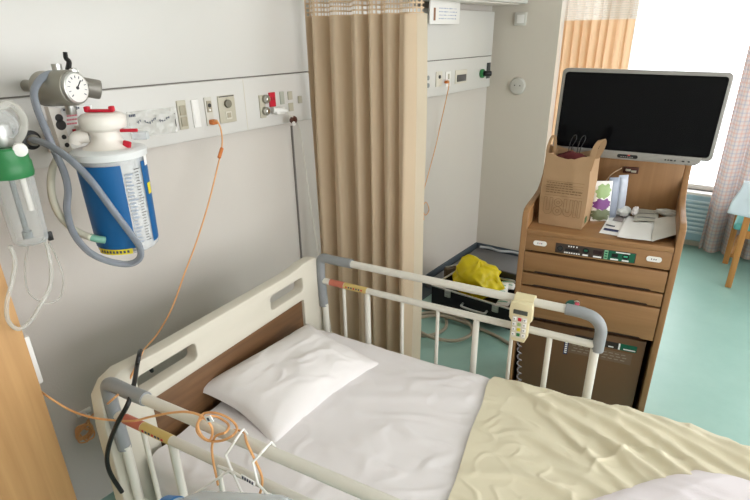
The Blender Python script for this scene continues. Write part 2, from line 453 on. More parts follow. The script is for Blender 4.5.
# headboard frame: outline in (v, z), with two grip holes and the panel opening
def hb_out():
    pts = [(-.47, .33), (-.49, .45), (-.487, .70), (-.478, .79), (-.45, .822), (-.41, .835)]
    pts += [(-.33, .83), (-.3, .827)]
    pts += [(.27, .827), (.33, .832), (.36, .838), (.43, .838), (.465, .825), (.486, .79), (.492, .70), (.495, .45), (.475, .33)]
    return pts
def hole(v0, v1, z0, z1, r=.014): return rrect(v1-v0, z1-z0, r, 4, (v0+v1)/2, (z0+z1)/2)
hb = MB().prism(hb_out(), (-.022, 0, 0), (0, 1, 0), (0, 0, 1), (1, 0, 0), .044,
    holes=[hole(-.375, -.17, .735, .79), hole(.17, .355, .735, .79), hole(-.345, .355, .40, .70, .01)], bevel=.008)
hbo = part(hb, 'headboard', BEDW, bed)
part(MB().box((0, .005, .55), (.018, .705, .31), .001), 'headboard_panel', BEDWOOD, hbo, 'walnut brown inset panel')
# frame, casters, footboard
fr = MB()
for v in (-.36, .36): fr.box((1.02, v, .36), (1.98, .05, .06), .006)
for u in (.06, .6, 1.1, 1.5, 2.0): fr.box((u, 0, .36), (.05, .76, .045), .004)
part(fr, 'bed_frame', RAILG, bed)
part(MB().box((1.02, 0, .405), (1.94, .84, .03), .004), 'mattress_platform', BEDW, bed)
part(MB().box((1.02, 0, .2), (1.3, .5, .06), .01), 'base', RAILG, bed)
for u in (.5, 1.5):
    for v in (-.2, .2): part(MB().cyl((u, v, .2), (u+.12, v, .37), .018), 'lift_arm', METL, bed)
for u in (.25, 1.8):
    for v in (-.33, .33):
        lg = part(MB().cyl((u, v, .12), (u, v, .34), .022).box((u, v, .1), (.05, .06, .05), .008), 'leg', RAILG, bed)
        part(MB().cyl((u-.0, v-.014, .06), (u, v+.014, .06), .06, bevel=.006), 'caster', DARK, lg)
part(MB().prism([(-.47, .33), (-.49, .7), (-.45, .8), (.45, .8), (.49, .7), (.47, .33)], (2.04, 0, 0), (0, 1, 0), (0, 0, 1), (1, 0, 0), .04, bevel=.008), 'footboard', BEDW, bed)

mt = tag(MB().box((1.02, 0, .488), (1.95, .815, .133), .03, seg=4).build('mattress', MATT), 'pale grey hospital mattress under the white sheet', 'mattress')
mt.location = BO; mt.rotation_euler = (0, 0, TH)

def crease(x, y, sd, w=.16):
    """thin sharp folds that wander"""
    a = noise.noise(Vector((x+.35*noise.noise(Vector((x*1.3, y*1.3, sd+5))), y+.35*noise.noise(Vector((x*1.1, y*1.4, sd+9))), sd)))
    m = max(0, noise.noise(Vector((x*.7+3, y*.7, sd+20)))+.25)
    return exp(-(a/w)**2)*min(1, m*2)
def sheet_h(u, v):
    h = .0022*fbm(u*3, v*3, 1.3)+.0016*fbm(u*9, v*7, 4)
    # long soft creases spreading from the pillow
    for (a, b, w, k, amp) in ((.42, .1, .5, 9, .004), (.5, -.12, -.35, 11, .0035), (.3, .22, .15, 7, .0035)):
        d = (v-b)-(u-a)*w; h += amp*exp(-(d*38)**2)*max(0, min(1, (u-a+.1)*k*.5))*max(0, 1-(u-a)*1.6)
    h += .0042*crease(u*2.2+v*1.5, v*6-u*3, 7, .10)+.0032*crease(u*5-v*4, v*5+u*3, 17, .13)+.0026*crease(u*9+v*3, v*8-u*2, 29, .16)+.0022*crease(u*3, v*12, 33, .14)
    return h
def sheet_pt(s, t, off=.003, z0=.556, hf=sheet_h, u0=.045, u1=1.99, half=.405, drop=.12):
    """t runs across the bed and down both sides"""
    u = u0+(u1-u0)*s
    flat = half-.03; arc = .03*pi/2; tot = flat+arc+drop
    w = (t*2-1)*tot; a = abs(w); sg = 1 if w > 0 else -1
    if a < flat: v = a; z = z0; n = (0, 1)
    elif a < flat+arc:
        q = (a-flat)/.03; v = flat+.03*sin(q); z = z0-.03+.03*cos(q); n = (sin(q), cos(q))
    else: v = half; z = z0-.03-(a-flat-arc); n = (1, 0)
    h = hf(u, w)+off
    return Vector((u, sg*(v+n[0]*h), z+n[1]*h))
sh = MB().grid(lambda s, t: sheet_pt(s, t), 360, 200).build('bed_sheet', SHEET, None, 180)
tag(sh, 'white cotton sheet covering the whole mattress, creased near the pillow', 'sheet'); sh.location = BO; sh.rotation_euler = (0, 0, TH)

# pillow
PC = Vector((.180, .066, .582))
def pillow_pt(a, b, top):
    # a, b in -1..1, superelliptic cushion with puffy middle and pinched corners
    U = .160; V = .240
    e = (1-abs(a)**3.0)*(1-abs(b)**3.2)
    puff = max(0, e)**.5
    cor = 1+.07*(abs(a)*abs(b))**3
    x = a*U*cor*(1-.06*(1-abs(b))); y = b*V*cor*(1-.05*(1-abs(a)))
    w = .010*fbm(a*1.3+5, b*1.7, 0, 2)+.004*max(0, ridge(a*1.1+b*.7, b*1.5-a*.9, 3)-.6)/.4*min(1, .3+abs(b))+.0055*crease(a*1.3-b*.8, b*1.5+a*.6, 9, .12)+.003*crease(a*2.6+b*1.2, b*2.4-a, 13, .14)
    if top: z = .066*puff+w*puff
    else: z = -.022*puff+.0015*fbm(a*4, b*4, 8)
    return Vector((x, y, z))
pm = MB()
pm.grid(lambda s, t: pillow_pt(s*2-1, t*2-1, True), 60, 80); pm.grid(lambda s, t: pillow_pt(s*2-1, 1-t*2, False), 60, 80)
pl = pm.build('pillow', PILLOW, None, 180)
tag(pl, 'plump white pillow lying at the head of the bed', 'pillow')
pl.matrix_world = BM @ Matrix.Translation(PC) @ Matrix.Rotation(radians(-7), 4, 'Z') @ Matrix.Rotation(radians(9), 4, 'Y')

# cream draw sheet
DFOLDS = ((.84, .37, -.62, .018, 32, 0, .40), (.93, .38, -.50, .020, 30, 0, .42), (1.02, .38, -.42, .022, 32, 0, .48), (1.12, .385, -.36, .020, 34, 0, .5),
    (1.22, .385, -.30, .022, 32, 0, .5), (1.33, .385, -.26, .020, 30, 0, .5), (.90, .14, -.30, .012, 34, 0, .42), (1.0, .05, -.22, .012, 34, 0, .35),
    (1.10, .19, -.30, .016, 36, 0, .5), (1.24, .18, -.25, .016, 30, 0, .5), (.85, -.04, .10, .010, 40, 0, .3), (.88, -.16, .06, .009, 36, 0, .3), (.96, .24, -.85, .015, 36, 0, .2))
def draw_h(u, w):
    a = (u-.75)
    h = .005+.003*fbm(u*2.5, w*2.5, 21)
    fade = max(0, min(1, (u-.78)*6))
    for (u0, v0, sl, amp, k, l0, l1) in DFOLDS:
        q = u-u0
        if -.05 < q < l1+.1:
            d = (w-v0)-q*sl-.018*sin(q*8+u0*7)-.008*sin(q*21+v0*9)
            e = min(1, max(0, (q+.05)*7))*min(1, max(0, (l1+.1-q)*6))
            h += amp*e*(exp(-(d*k*.75)**2) if d > 0 else exp(-(d*k*2.4)**2))
    h += .007*crease(u*3+w*4, w*5-u*2.5, 31, .10)*fade+.005*crease(u*7+w*5, w*9-u*4, 37, .12)*fade+.003*crease(u*12, w*14, 41, .15)
    return h
def draw_pt(s, t):
    # left edge leans: further down the bed at the near side
    w = (t*2-1)
    vv = w*.42
    u0 = .745+.075*(.33-vv)/.49 + .012*noise.noise(Vector((vv*7, 2, 0))) + (.05*max(0, (vv-.29)/.12)**2)
    u = u0+(1.86-u0)*s
    p = sheet_pt(0, 0)
    half = .408; flat = half-.028; arc = .028*pi/2; tot = flat+arc+.03
    ww = w*tot; a = abs(ww); sg = 1 if ww > 0 else -1
    h = draw_h(u, ww)+.007
    if a < flat: v = a; z = .556; n = (0, 1)
    elif a < flat+arc:
        q = (a-flat)/.028; v = flat+.028*sin(q); z = .556-.028+.028*cos(q); n = (sin(q), cos(q))
    else: v = half; z = .556-.028-(a-flat-arc); n = (1, 0)
    z += .004*sin(u*17)*max(0, (a-.3)*6) if sg > 0 else 0
    return Vector((u, sg*(v+n[0]*h), z+n[1]*h))
ds = MB().grid(draw_pt, 340, 260).build('draw_sheet', CREAM, None, 180)
tag(ds, 'cream coloured draw sheet lying rumpled across the middle of the bed', 'sheet'); ds.location = BO; ds.rotation_euler = (0, 0, TH)

# white blanket at the foot
def blanket_pt(s, t):
    v = -.40+t*.64
    edge = 1.10+.55*max(0, t-.55)**1.0+.02*noise.noise(Vector((v*6, 9, 0)))-.04*(1-t)
    u = edge+(1.93-edge)*s
    e = min(1, s*7)**.5*min(1, (1-t)*7)**.5*min(1, t*12+.25)
    z = .572+.036*e+.010*e*fbm(u*3, v*4, 41, 2)+.012*e*crease(u*2.2-v*2, v*7+u*2.2, 12, .14)+.006*e*crease(u*5, v*12+u*2, 5, .16)
    return Vector((u, v, z))
bk = MB().grid(blanket_pt, 130, 100).build('blanket', BLANK, None, 180)
tag(bk, 'folded white blanket on the bed beside the cream draw sheet', 'blanket'); bk.location = BO; bk.rotation_euler = (0, 0, TH)

# side rails
def rail(v, label, sgn):
    t = thing('bed_side_rail', label, 'bed rail', BM @ Vector((0, v, .45)), TH)
    Z0 = .45
    def q(u, z): return (u, 0, z-Z0)
    R = .0135
    top = [q(.17, .832), q(.94, .832)]
    part(MB().cyl(*top, R, seg=16), 'top_bar', RAILW, t)
    def arcp(cu, cz, r, a0, a1, n=7): return [q(cu+r*cos(radians(a0+(a1-a0)*k/n)), cz+r*sin(radians(a0+(a1-a0)*k/n))) for k in range(n+1)]
    g1 = MB().sweep([q(.172, .833), q(.10, .832)]+arcp(.052, .812, .022, 90, 180, 5)+[q(.028, .76), q(.036, .63)], .0175, 14, smooth=False)
    part(g1, 'head_corner_grip', RAILG, t, 'grey plastic corner grip')
    g2 = MB().sweep([q(.935, .832), q(.985, .831)]+arcp(.992, .777, .052, 90, 0, 7)+[q(1.043, .715)], .0175, 14, smooth=False)
    part(g2, 'foot_corner_grip', RAILG, t, 'grey plastic corner grip')
    part(MB().cyl(q(.034, .738), q(1.04, .732), .012, seg=14), 'lower_bar', RAILW, t)
    for u, z0, z1, r, b in ((.042, .44, .64, .0125, 0), (1.036, .44, .72, .0135, 0), (.235, .44, .73, .011, 0), (.658, .44, .73, .011, 0), (.9, .44, .73, .009, 0)):
        part(MB().cyl(q(u, z0), q(u, z1), r, seg=14), 'post', RAILW, t)
    for u in (.132, .38, .518, .78):
        part(MB().cyl(q(u, .44), q(u, .733), .0065, seg=12), 'spindle', RAILW, t)
    part(MB().cyl(q(.034, .448), q(1.044, .448), .012, seg=14), 'bottom_bar', RAILW, t)
    part(MB().cyl(q(.072, .7378), q(.135, .7374), .0128, seg=14), 'red_sticker', mat('sticker_red', (196, 112, 92), .45), t, 'red caution sticker')
    ys_ = MB().cyl(q(.137, .7374), q(.235, .7368), .0128, seg=14, m=mat('sticker_yellow', (206, 180, 112), .45))
    for k in range(7): ys_.box((.15+.011*k, -.0128, .7372-Z0+.002), (.006, .001, .006), m=INK if k % 3 else RED)
    part(ys_, 'yellow_sticker', None, t, 'yellow caution sticker with small writing')
    return t
r_far = rail(.46, 'far side bed rail of white tubes, handset hung on it', 1)
r_near = rail(-.46, 'near side bed rail of white tubes, orange cable looped on it', -1)

# handset on far rail
hc = bl(521, 322, 'v', .435)
hs = thing('bed_handset', 'beige bed control handset hooked over the far rail', 'remote control', BM @ Vector((hc.x, .437, .832)), TH)
HT = Matrix.Rotation(radians(5), 4, 'X')
hbdy = MB()
outl = [(-.034, 0), (-.036, -.02), (-.035, -.055), (-.027, -.065), (-.027, -.115), (-.02, -.135), (.02, -.135), (.028, -.115), (.028, -.065), (.036, -.055), (.036, -.02), (.034, 0)]
hbdy.prism(outl, (0, .0, .008), (1, 0, 0), (0, 0, 1), (0, -1, 0), .022, bevel=.004)
part(hbdy, 'handset_body', HANDB, hs)
hkp = [(-.014+.0+.0, -.012)]+[(.0225+(.026)*cos(radians(a)), -.004+.026*sin(radians(a))) for a in range(180, -31, -21)]+[(.0225+(.019)*cos(radians(a)), -.004+.019*sin(radians(a))) for a in range(-30, 181, 21)]+[(.0, -.012)]
part(MB().prism(hkp, (-.030, 0, 0), (0, 1, 0), (0, 0, 1), (1, 0, 0), .060), 'hook', HANDB, hs)
part(MB().box((0, -.0235, -.022), (.044, .004, .014), .001), 'display', LCD, hs, 'dark grey display')
kp = MB().box((0, -.0228, -.075), (.046, .002, .076), .001, m=OFFW)
for r in range(4):
    for c, mm in ((-.016, WHITEP), (0, [RED, LGREEN, YEL, GREEN][r]), (.016, WHITEP)):
        kp.box((c, -.0245, -.046-r*.018), (.011, .003, .011), .001, m=mm)
        if c: kp.text('▲' if c < 0 else '▼', .004, (c, -.0262, -.046-r*.018), (1, 0, 0), (0, 0, 1), NAVY)
part(kp, 'keypad', None, hs, 'keypad with red, yellow and green keys')
cc = []
for k in range(150):
    a = k*.55; z = -.125-.0022*k
    cc.append((.002+.03*(k/150)+.006*cos(a), -.006+.006*sin(a), z))
part(MB().sweep([(0, -.008, -.12)]+cc, .0022, 6, smooth=False), 'coiled_cord', mat('cord_grey', (120, 116, 118), .5), hs, 'grey coiled cord')

# ================================================================== CURTAINS
def curtain(name, label, x0, x1, y, z0, z1, ntop, pleats, amp, m, nm, edge=None, seed=0, cloth_len=1.6, warp=False):
    t = thing(name, label, 'curtain', ((x0+x1)/2, y, z0))
    rnd = random.Random(seed); ph = [rnd.uniform(-.35, .35) for _ in range(pleats*2+4)]
    am = [rnd.uniform(.65, 1.15) for _ in range(pleats*2+4)]
    def prof(s, z):
        if warp: s_ = s+.035*sin(s*7.5+.6)-.02*sin(s*15)*s*(1-s); q = max(0, (s_-.02))*pleats
        else: q = s*pleats
        i = int(q); f = q-i
        a = amp*(am[i]*(1-f)+am[i+1]*f); p = ph[i]*(1-f)+ph[i+1]*f
        k = (z-z0)/(z1-z0)
        sn = sin(2*pi*q+p+.25*sin(z*2+i)); sn = sn*(1.25-.25*sn*sn)+(.35*sin(4*pi*q+2*p) if warp else 0)
        yy = a*sn*(1.05-.2*k)+.006*noise.noise(Vector((s*8, z*1.5, seed)))
        xx = x0+(x1-x0)*s+.010*cos(2*pi*q*1+p)*(1-.3*k)+.006*noise.noise(Vector((s*5, z*1.2, seed+4)))
        return xx, y+yy
    n = pleats*24
    def fn(s, tt): z = z0+(z1-z0)*tt; a, b = prof(s, z); return (a, b, z)
    part(MB().grid(fn, n, 40, uvs=lambda s, tt: (s*cloth_len, z0+(z1-z0)*tt)), 'cloth', m, t, world=True, smooth=180)
    def fn2(s, tt): z = z1+(ntop-z1)*tt; a, b = prof(s, z1); return (a+.03*max(0, s-.93)/.07, b, z)
    if nm: part(MB().grid(fn2, n, 6, uvs=lambda s, tt: (s*cloth_len, z1+(ntop-z1)*tt)), 'netting', nm, t, world=True, smooth=180)
    if edge:
        def fe(s, tt):
            z = z0+(z1-z0)*tt; a, b = prof(1, z); a0, b0 = prof(1-1/n, z)
            return (a-.002+.032*s, b+.024*s+.003*sin(z*6), z)
        part(MB().grid(fe, 4, 40), 'hem_strip', edge, t, world=True, smooth=180)
    return t
xl = onY(303, 15, 1.81).x; xr = onY(411, 100, 1.81).x
curtain('privacy_curtain', 'tan pleated privacy curtain with open netting between the bed bays', xl+.01, xr-.0, 1.815, .12, 1.665, 2.38, 6, .036, CURT, NETT, CURTE, 3, 1.9, True)
part(MB().cyl((WX+.05, 1.815, 2.4), (1.9, 1.815, 2.4), .012), 'rail', METL, bpy.data.objects['privacy_curtain'], world=True)
curtain('bed_curtain', 'peach pleated curtain with pale netting gathered behind the television', COLX+.006, onY(635, 20, 3.82).x-.005, 3.825, .3, 1.662, 2.35, 8, .026, PEACH, NETP, None, 8, 1.4)
part(MB().cyl((COLX+.01, 3.84, 2.36), (XR, 3.84, 2.36), .012), 'rail', METL, bpy.data.objects['bed_curtain'], world=True)
# plaid window curtain: widens to the right
def plaid():
    t = thing('window_curtain', 'plaid pink and blue window curtain hanging to the floor behind the chair', 'curtain', (-.1, 4.7, .03))
    def fn(s, k):
        z = .05+2.3*k; xl_ = -.31-.0*k
        x = xl_+.85*s; y = 4.64+.045*sin(2*pi*s*7+.4*sin(z*2))+.02*noise.noise(Vector((s*5, z, 3)))
        return (x+.012*cos(2*pi*s*7), y, z)
    part(MB().grid(fn, 150, 40, uvs=lambda s, k: (s*1.5, 2.3*k)), 'cloth', PLAID, t, world=True, smooth=180)
    part(MB().cyl((WIN0-.1, 4.66, 2.38), (WIN1+.1, 4.68, 2.38), .012), 'rail', METL, t, world=True)
plaid()

# ================================================================== BEDSIDE CABINET
CTH = radians(9.95); CO = Vector((-.47, 2.074, 0))
CM = Matrix.Translation(CO) @ Matrix.Rotation(CTH, 4, 'Z')
CUv = CM.to_3x3() @ Vector((1, 0, 0)); CWv = CM.to_3x3() @ Vector((0, 1, 0))
def cl(x, y, axis, q):
    if axis == 'z': p = onZ(x, y, q)
    else:
        n = CUv if axis == 'u' else CWv
        p = on(x, y, tuple(n), n.dot(CO)+q)
    return CM.inverted() @ p
cab = thing('bedside_cabinet', 'brown wooden television cabinet with drawers beyond the bed', 'cabinet', CO, CTH)
side = [(0, 0), (0, .925), (.006, .945), (.022, .957), (.06, .962), (.2, .964), (.28, .97), (.34, .99), (.38, 1.02), (.40, 1.06), (.405, 1.12), (.415, 1.14), (.44, 1.14), (.44, 0)]
for u, nm in ((-.288, 'side_panel'), (.266, 'side_panel')):
    part(MB().prism([(w, z) for w, z in side], (u, 0, 0), (0, 1, 0), (0, 0, 1), (1, 0, 0), .024, bevel=.003), nm, CABV, cab)
part(MB().box((0, .22, .869), (.53, .44, .022), .003), 'top_board', CABW, cab)
part(MB().box((0, .405, 1.01), (.53, .016, .26), .002), 'back_board', CABV, cab)
part(MB().box((0, .41, .44), (.53, .012, .84), .001), 'inner_back', CABV, cab)
part(MB().box((0, .01, .824), (.53, .016, .068), .002), 'fascia', CABW, cab)
for z in (.788, .482): part(MB().box((0, .22, z), (.53, .40, .008), .001), 'divider', CABD, cab)
part(MB().box((0, .2, .03), (.53, .36, .06), .003), 'plinth', CABD, cab)
def drawer(z0, z1, depth, hname, w0=.0):
    d = part(MB().box((0, w0+.01, (z0+z1)/2), (.526, .02, z1-z0), .0025), 'drawer', CABW, cab)
    part(MB().box((0, w0+.2, (z0+z1)/2), (.5, .34, (z1-z0)*.7), .002), 'tray', CABD, d)
    # recessed finger pull along the lower edge
    g = MB().prism([(-.22, 0), (-.212, .006), (.212, .006), (.22, 0)], (0, w0-.0006, z0+.0005), (1, 0, 0), (0, 0, 1), (0, 1, 0), .004)
    part(g, 'finger_pull', CABD, d, 'dark recessed finger pull')
    return d
drawer(.698, .782, .3, 'a'); drawer(.637, .690, .3, 'b')
d3 = drawer(.488, .629, .3, 'c')
kk = cl(577, 303, 'w', 0)
part(MB().cyl((kk.x, -.012, kk.z+.004), (kk.x, .003, kk.z+.004), .013, bevel=.002), 'lock', CHROME, d3, 'round chrome lock')
part(MB().box((kk.x+.002, -.018, kk.z+.004), (.018, .012, .01), .003), 'key', mat('key_pink', (206, 84, 104), .4), d3, 'pink key cap')
part(MB().cyl((kk.x-.018, -.001, kk.z-.016), (kk.x-.018, .001, kk.z-.016), .026), 'sticker', mat('sticker_teal', (58, 112, 100), .5), d3, 'round green sticker')
for u in (-.207, .207):
    ov = MB().prism(rrect(.052, .02, .0095, 6), (u, .0022, .826), (1, 0, 0), (0, 0, 1), (0, -1, 0), .003, m=WHITEP)
    for k, mm in ((-.008, INK), (0, RED if u < 0 else INK), (.007, INK)): ov.box((u+k, -.0012, .826), (.003, .001, .005), m=mm)
    part(ov, 'fascia_plate', None, cab, 'white oval plate')
cp = MB().box((0, .0015, .818), (.292, .003, .040), .001, m=mat('control_brown', (66, 54, 48), .45))
cp.cyl((-.128, -.0015, .818), (-.128, .001, .818), .011, m=BLACKP); cp.cyl((-.128, -.0022, .818), (-.128, .001, .818), .007, m=DARK)
cp.box((-.083, -.0008, .816), (.052, .002, .009), .001, m=BLACKP)
cp.cyl((-.032, -.001, .822), (-.032, .001, .822), .0115, m=BLACKP); cp.box((-.032, -.0018, .823), (.012, .001, .007), m=GREEND)
cp.box((.012, -.0005, .823), (.034, .002, .016), m=mat('window_maroon', (42, 20, 22), .3))
cp.box((.042, -.0007, .818), (.014, .002, .036), m=mat('light_green_label', (128, 186, 148), .5))
cp.box((.097, -.0004, .818), (.092, .002, .036), m=GREEND)
cp.box((.073, -.0018, .82), (.022, .002, .014), m=BLACKP); cp.cyl((.111, -.0022, .82), (.111, .001, .82), .012, m=BLACKP); cp.box((.111, -.0028, .821), (.014, .001, .006), m=mat('btn_green', (70, 190, 150), .4))
for x in (-.096, -.087, -.078, -.066): cp.box((x, -.001, .831), (.005, .001, .005), m=PAPER)
for x in (-.108, -.1, -.091, -.082, -.073, -.064, -.055): cp.box((x, -.001, .804), (.006, .001, .005), m=PAPER)
for x, w in ((-.032, .02), (.012, .03), (.073, .028), (.112, .024)): cp.box((x, -.0016, .804), (w, .001, .006), m=PAPER)
for x, w in ((.1, .05),): cp.box((x, -.0016, .8335), (w, .001, .004), m=PAPER)
for k in range(3): cp.box((.042, -.0018, .828-k*.01), (.009, .001, .005), m=GREEND)
part(cp, 'control_strip', None, cab, 'dark control strip with green and white labels')

# fridge in the lower bay
fg = thing('small_fridge', 'brown built-in refrigerator in the lower bay of the cabinet', 'refrigerator', CM @ Vector((0, .05, .06)), CTH)
part(MB().box((0, .19, .205), (.49, .34, .40), .004), 'housing', FRIDGE, fg)
dr = part(MB().box((0, -.005, .205), (.49, .04, .40), .004), 'door', FRIDGE, fg)
FZ = -.0256
lb = MB().box((-.052, FZ, .31), (.017, .001, .075), m=NAVY)
for k in range(7): lb.box((-.052, FZ-.0008, .339-k*.0095), (.010, .0006, .0062), m=PAPER)
part(lb, 'vertical_sticker', None, dr, 'navy sticker with white vertical writing')
st = MB().box((.097, FZ, .362), (.24, .001, .03), m=mat('label_dark', (56, 48, 44), .4))
st.box((.185, FZ-.0006, .362), (.062, .001, .03), m=GREEND); st.box((.151, FZ-.0006, .362), (.007, .001, .028), m=PAPER)
for x, w in ((.07, .03), (.12, .02), (.19, .045)): st.box((x, FZ-.0012, .354), (w, .0006, .005), m=PAPER)
part(st, 'door_strip', None, dr, 'dark label strip with a green end')
br = MB().box((.08, FZ, .31), (.25, .0008, .05), m=mat('label_grey', (120, 96, 76), .45))
for k in range(3):
    for j in range(9): br.box((-.02+.024*j+.006*(k % 2), FZ-.0006, .325-k*.013), (.016, .0006, .004), m=mat('label_grey_text', (150, 134, 118), .5))
part(br, 'info_label', None, dr, 'faded grey information label')

# television on the cabinet
TVW = .245
tv = thing('television', 'flat black television with silver frame standing over the cabinet', 'television', CM @ Vector((.055, TVW, 1.13)), CTH)
q1, q2 = cl(565, 67, 'w', TVW), cl(733, 74, 'w', TVW); q3, q4 = cl(711, 160, 'w', TVW), cl(553, 150, 'w', TVW)
cx_ = (q1.x+q2.x+q3.x+q4.x)/4; wT = ((q2.x-q1.x)+(q3.x-q4.x))/2; zt = (q1.z+q2.z)/2; zb = (q3.z+q4.z)/2
wT *= 1.018; ang = math.atan2(q2.z-q1.z, q2.x-q1.x)
TT = Matrix.Translation((cx_-.055, 0, (zt+zb)/2-1.13)) @ Matrix.Rotation(-ang*.6, 4, 'Y')
hT = zt-zb
part(MB().prism(rrect(wT, hT, .018), (0, 0, 0), (1, 0, 0), (0, 0, 1), (0, 1, 0), .035, bevel=.004, M=TT), 'frame', SILVER, tv, 'silver plastic frame')
part(MB().prism(rrect(wT-.026, hT-.026, .012), (0, -.002, .0), (1, 0, 0), (0, 0, 1), (0, 1, 0), .004, M=TT), 'screen', SCREEN, tv, 'black switched-off screen')
ch = part(MB().prism([(-.21, .012), (.255, .012), (.252, -.008), (.235, -.02), (-.2, -.02)], (0, -.003, -hT/2), (1, 0, 0), (0, 0, 1), (0, 1, 0), .035, bevel=.003, M=TT), 'control_bar', SILVER, tv, 'silver control bar below the screen')
cb = MB().prism(rrect(.075, .014, .007), (.0, -.0045, -hT/2-.006), (1, 0, 0), (0, 0, 1), (0, 1, 0), .002, m=BLACKP, M=TT)
cb.box((.005, -.0055, -hT/2-.001), (.008, .002, .003), m=mat('led_red', (240, 60, 60), .3), M=TT)
for k in range(6): cb.box((-.022+.008*k, -.0055, -hT/2-.008), (.005, .001, .003), m=SILVER, M=TT)
part(cb, 'sensor_window', None, ch, 'black sensor window with a red light')
bt = MB()
for k, w in ((.135, .006), (.145, .005), (.155, .009), (.168, .006), (.196, .009), (.215, .007)): bt.box((k, -.0045, -hT/2-.006), (w, .003, .005), .0005, m=DARK, M=TT)
part(bt, 'button', None, ch, 'row of small dark buttons')
part(MB().box((0, .05, 0), (.14, .04, .12), .01, M=TT).box((0, .1, 0), (.06, .08, .06), .006, M=TT), 'wall_arm', DARK, tv)
# cable and socket under the set
soc = thing('aerial_socket', 'brown socket on the cabinet back board under the television', 'socket', CM @ Vector((-.02, .397, 1.0)), CTH)
sp_ = cl(626, 168, 'w', .395)
soc.location = CM @ Vector((sp_.x+.02, .397, sp_.z-.006))
part(MB().box((0, -.008, 0), (.06, .016, .026), .003), 'socket_plate', BROWNP, soc)
part(MB().box((-.01, -.02, .002), (.02, .012, .008), .002).box((.012, -.02, -.002), (.02, .012, .008), .002), 'plug', PLATE, soc, 'small white plugs')
cpts = [cl(622, 168, 'w', .37), cl(612, 174, 'w', .35), cl(604, 184, 'w', .33), cl(600, 195, 'w', .31), cl(603, 206, 'w', .3)]
tag(MB().sweep([CM @ p for p in cpts], .0025, 8).build('antenna_cable', mat('cable_tan', (176, 150, 122), .5)), 'thin tan cable hanging behind the paper bag', 'cable')

# paper bag
bag = thing('paper_bag', 'brown kraft paper shopping bag standing on the cabinet', 'bag', CM @ Vector((-.143, .155, .881)), CTH+radians(-6))
BH = .29
def bagwall(inner):
    o = .0015 if inner else 0
    pts = []
    def ring(k):
        z = k*BH
        hw = .085-o+.006*k+(.004*sin(k*5)); hd = .076-o+.004*k
        rg = []
        N = 14
        for e, (ax, ay, bx, by) in enumerate(((-1, -1, 1, -1), (1, -1, 1, 1), (1, 1, -1, 1), (-1, 1, -1, -1))):
            for i in range(N):
                f = i/N; x = (ax+(bx-ax)*f)*hw; y = (ay+(by-ay)*f)*hd
                bul = sin(pi*f)*.006*sin(pi*min(1, k*1.3))
                cr_ = (.005*fbm(x*18+e*5, z*14, 2)+.004*crease(x*14+e, z*10+x*8, 6, .2))*min(1, k*4)
                if e in (1, 3): bul = -abs(sin(pi*f))*.024*k
                d = bul+cr_*sin(pi*f)
                x += (0, 1, 0, -1)[e]*d; y += (-1, 0, 1, 0)[e]*d
                # gentle dip in the rim
                dz = (-.018*sin(pi*f)**2 if e in (0, 2) else -.012*sin(pi*f)+.0)*k**6+.006*k**6*noise.noise(Vector((x*40, y*40, 1)))
                rg.append((x, y, z+dz))
        return rg
    K = 26; rings = [ring(k/K) for k in range(K+1)]; n = len(rings[0])
    vs = [p for r in rings for p in r]
    fs = [(i*n+j, i*n+(j+1) % n, (i+1)*n+(j+1) % n, (i+1)*n+j) for i in range(K) for j in range(n)]
    return vs, fs, n, K
vs, fs, n_, K_ = bagwall(False); vi, fi, _, _ = bagwall(True); off = len(vs)
bgm = MB(); allf = fs+[tuple(reversed([i+off for i in f])) for f in fi]+[(K_*n_+j, K_*n_+(j+1) % n_, off+K_*n_+(j+1) % n_, off+K_*n_+j) for j in range(n_)]+[tuple(range(n_))[::-1]]
bgm.add(vs+vi, allf); bo = part(bgm, 'bag_body', KRAFT, bag, smooth=50)
# printed block of lines and big outlined letters on the front
pr_ = MB(); yf = -.088
def line(x0, z0, x1, z1, w=.0012):
    d = Vector((x1-x0, 0, z1-z0)); L = d.length; a = math.atan2(z1-z0, x1-x0)
    pr_.box((0, 0, 0), (L, .0004, w), M=Matrix.Translation(((x0+x1)/2, yf-.001, (z0+z1)/2)) @ Matrix.Rotation(-a, 4, 'Y'))
line(-.07, .185, .075, .185); line(-.07, .128, .075, .128)
for r in range(5):
    x = -.068; z = .178-r*.0095
    while x < (.03 if r < 3 else .06):
        w = random.uniform(.006, .016); line(x, z, x+w, z, .0035); x += w+.003
line(.035, .172, .075, .172, .0008); line(.035, .162, .075, .162, .0008); line(.035, .152, .075, .152, .0008)
def poly(ps, w=.0016):
    for a, b in zip(ps[:-1], ps[1:]): line(a[0], a[1], b[0], b[1], w)
def outline_u(x, z0, z1, w):
    poly([(x, z1), (x, z0+.012), (x+w*.25, z0), (x+w*.75, z0), (x+w, z0+.012), (x+w, z1), (x+w*.68, z1), (x+w*.68, z0+.016), (x+w*.32, z0+.016), (x+w*.32, z1), (x, z1)])
outline_u(-.07, .05, .118, .034)
def ring8(cx, cz, a, b): poly([(cx+a*cos(k*pi/5), cz+b*sin(k*pi/5)) for k in range(11)])
ring8(-.014, .101, .016, .016); ring8(-.014, .101, .006, .006); ring8(-.014, .066, .018, .018); ring8(-.014, .066, .007, .007)
outline_u(.008, .05, .118, .034)
poly([(.048, .05), (.048, .118), (.058, .118), (.058, .05), (.048, .05)]); poly([(.064, .05), (.064, .118), (.074, .118), (.074, .05), (.064, .05)])
part(pr_, 'print', KRAFTP, bo, 'faint brown printed letters')
part(MB().box((.0885, -.03, .03), (.0012, .03, .024), m=mat('bag_green_print', (78, 104, 66), .7)), 'side_mark', None, bo, 'small green printed mark')
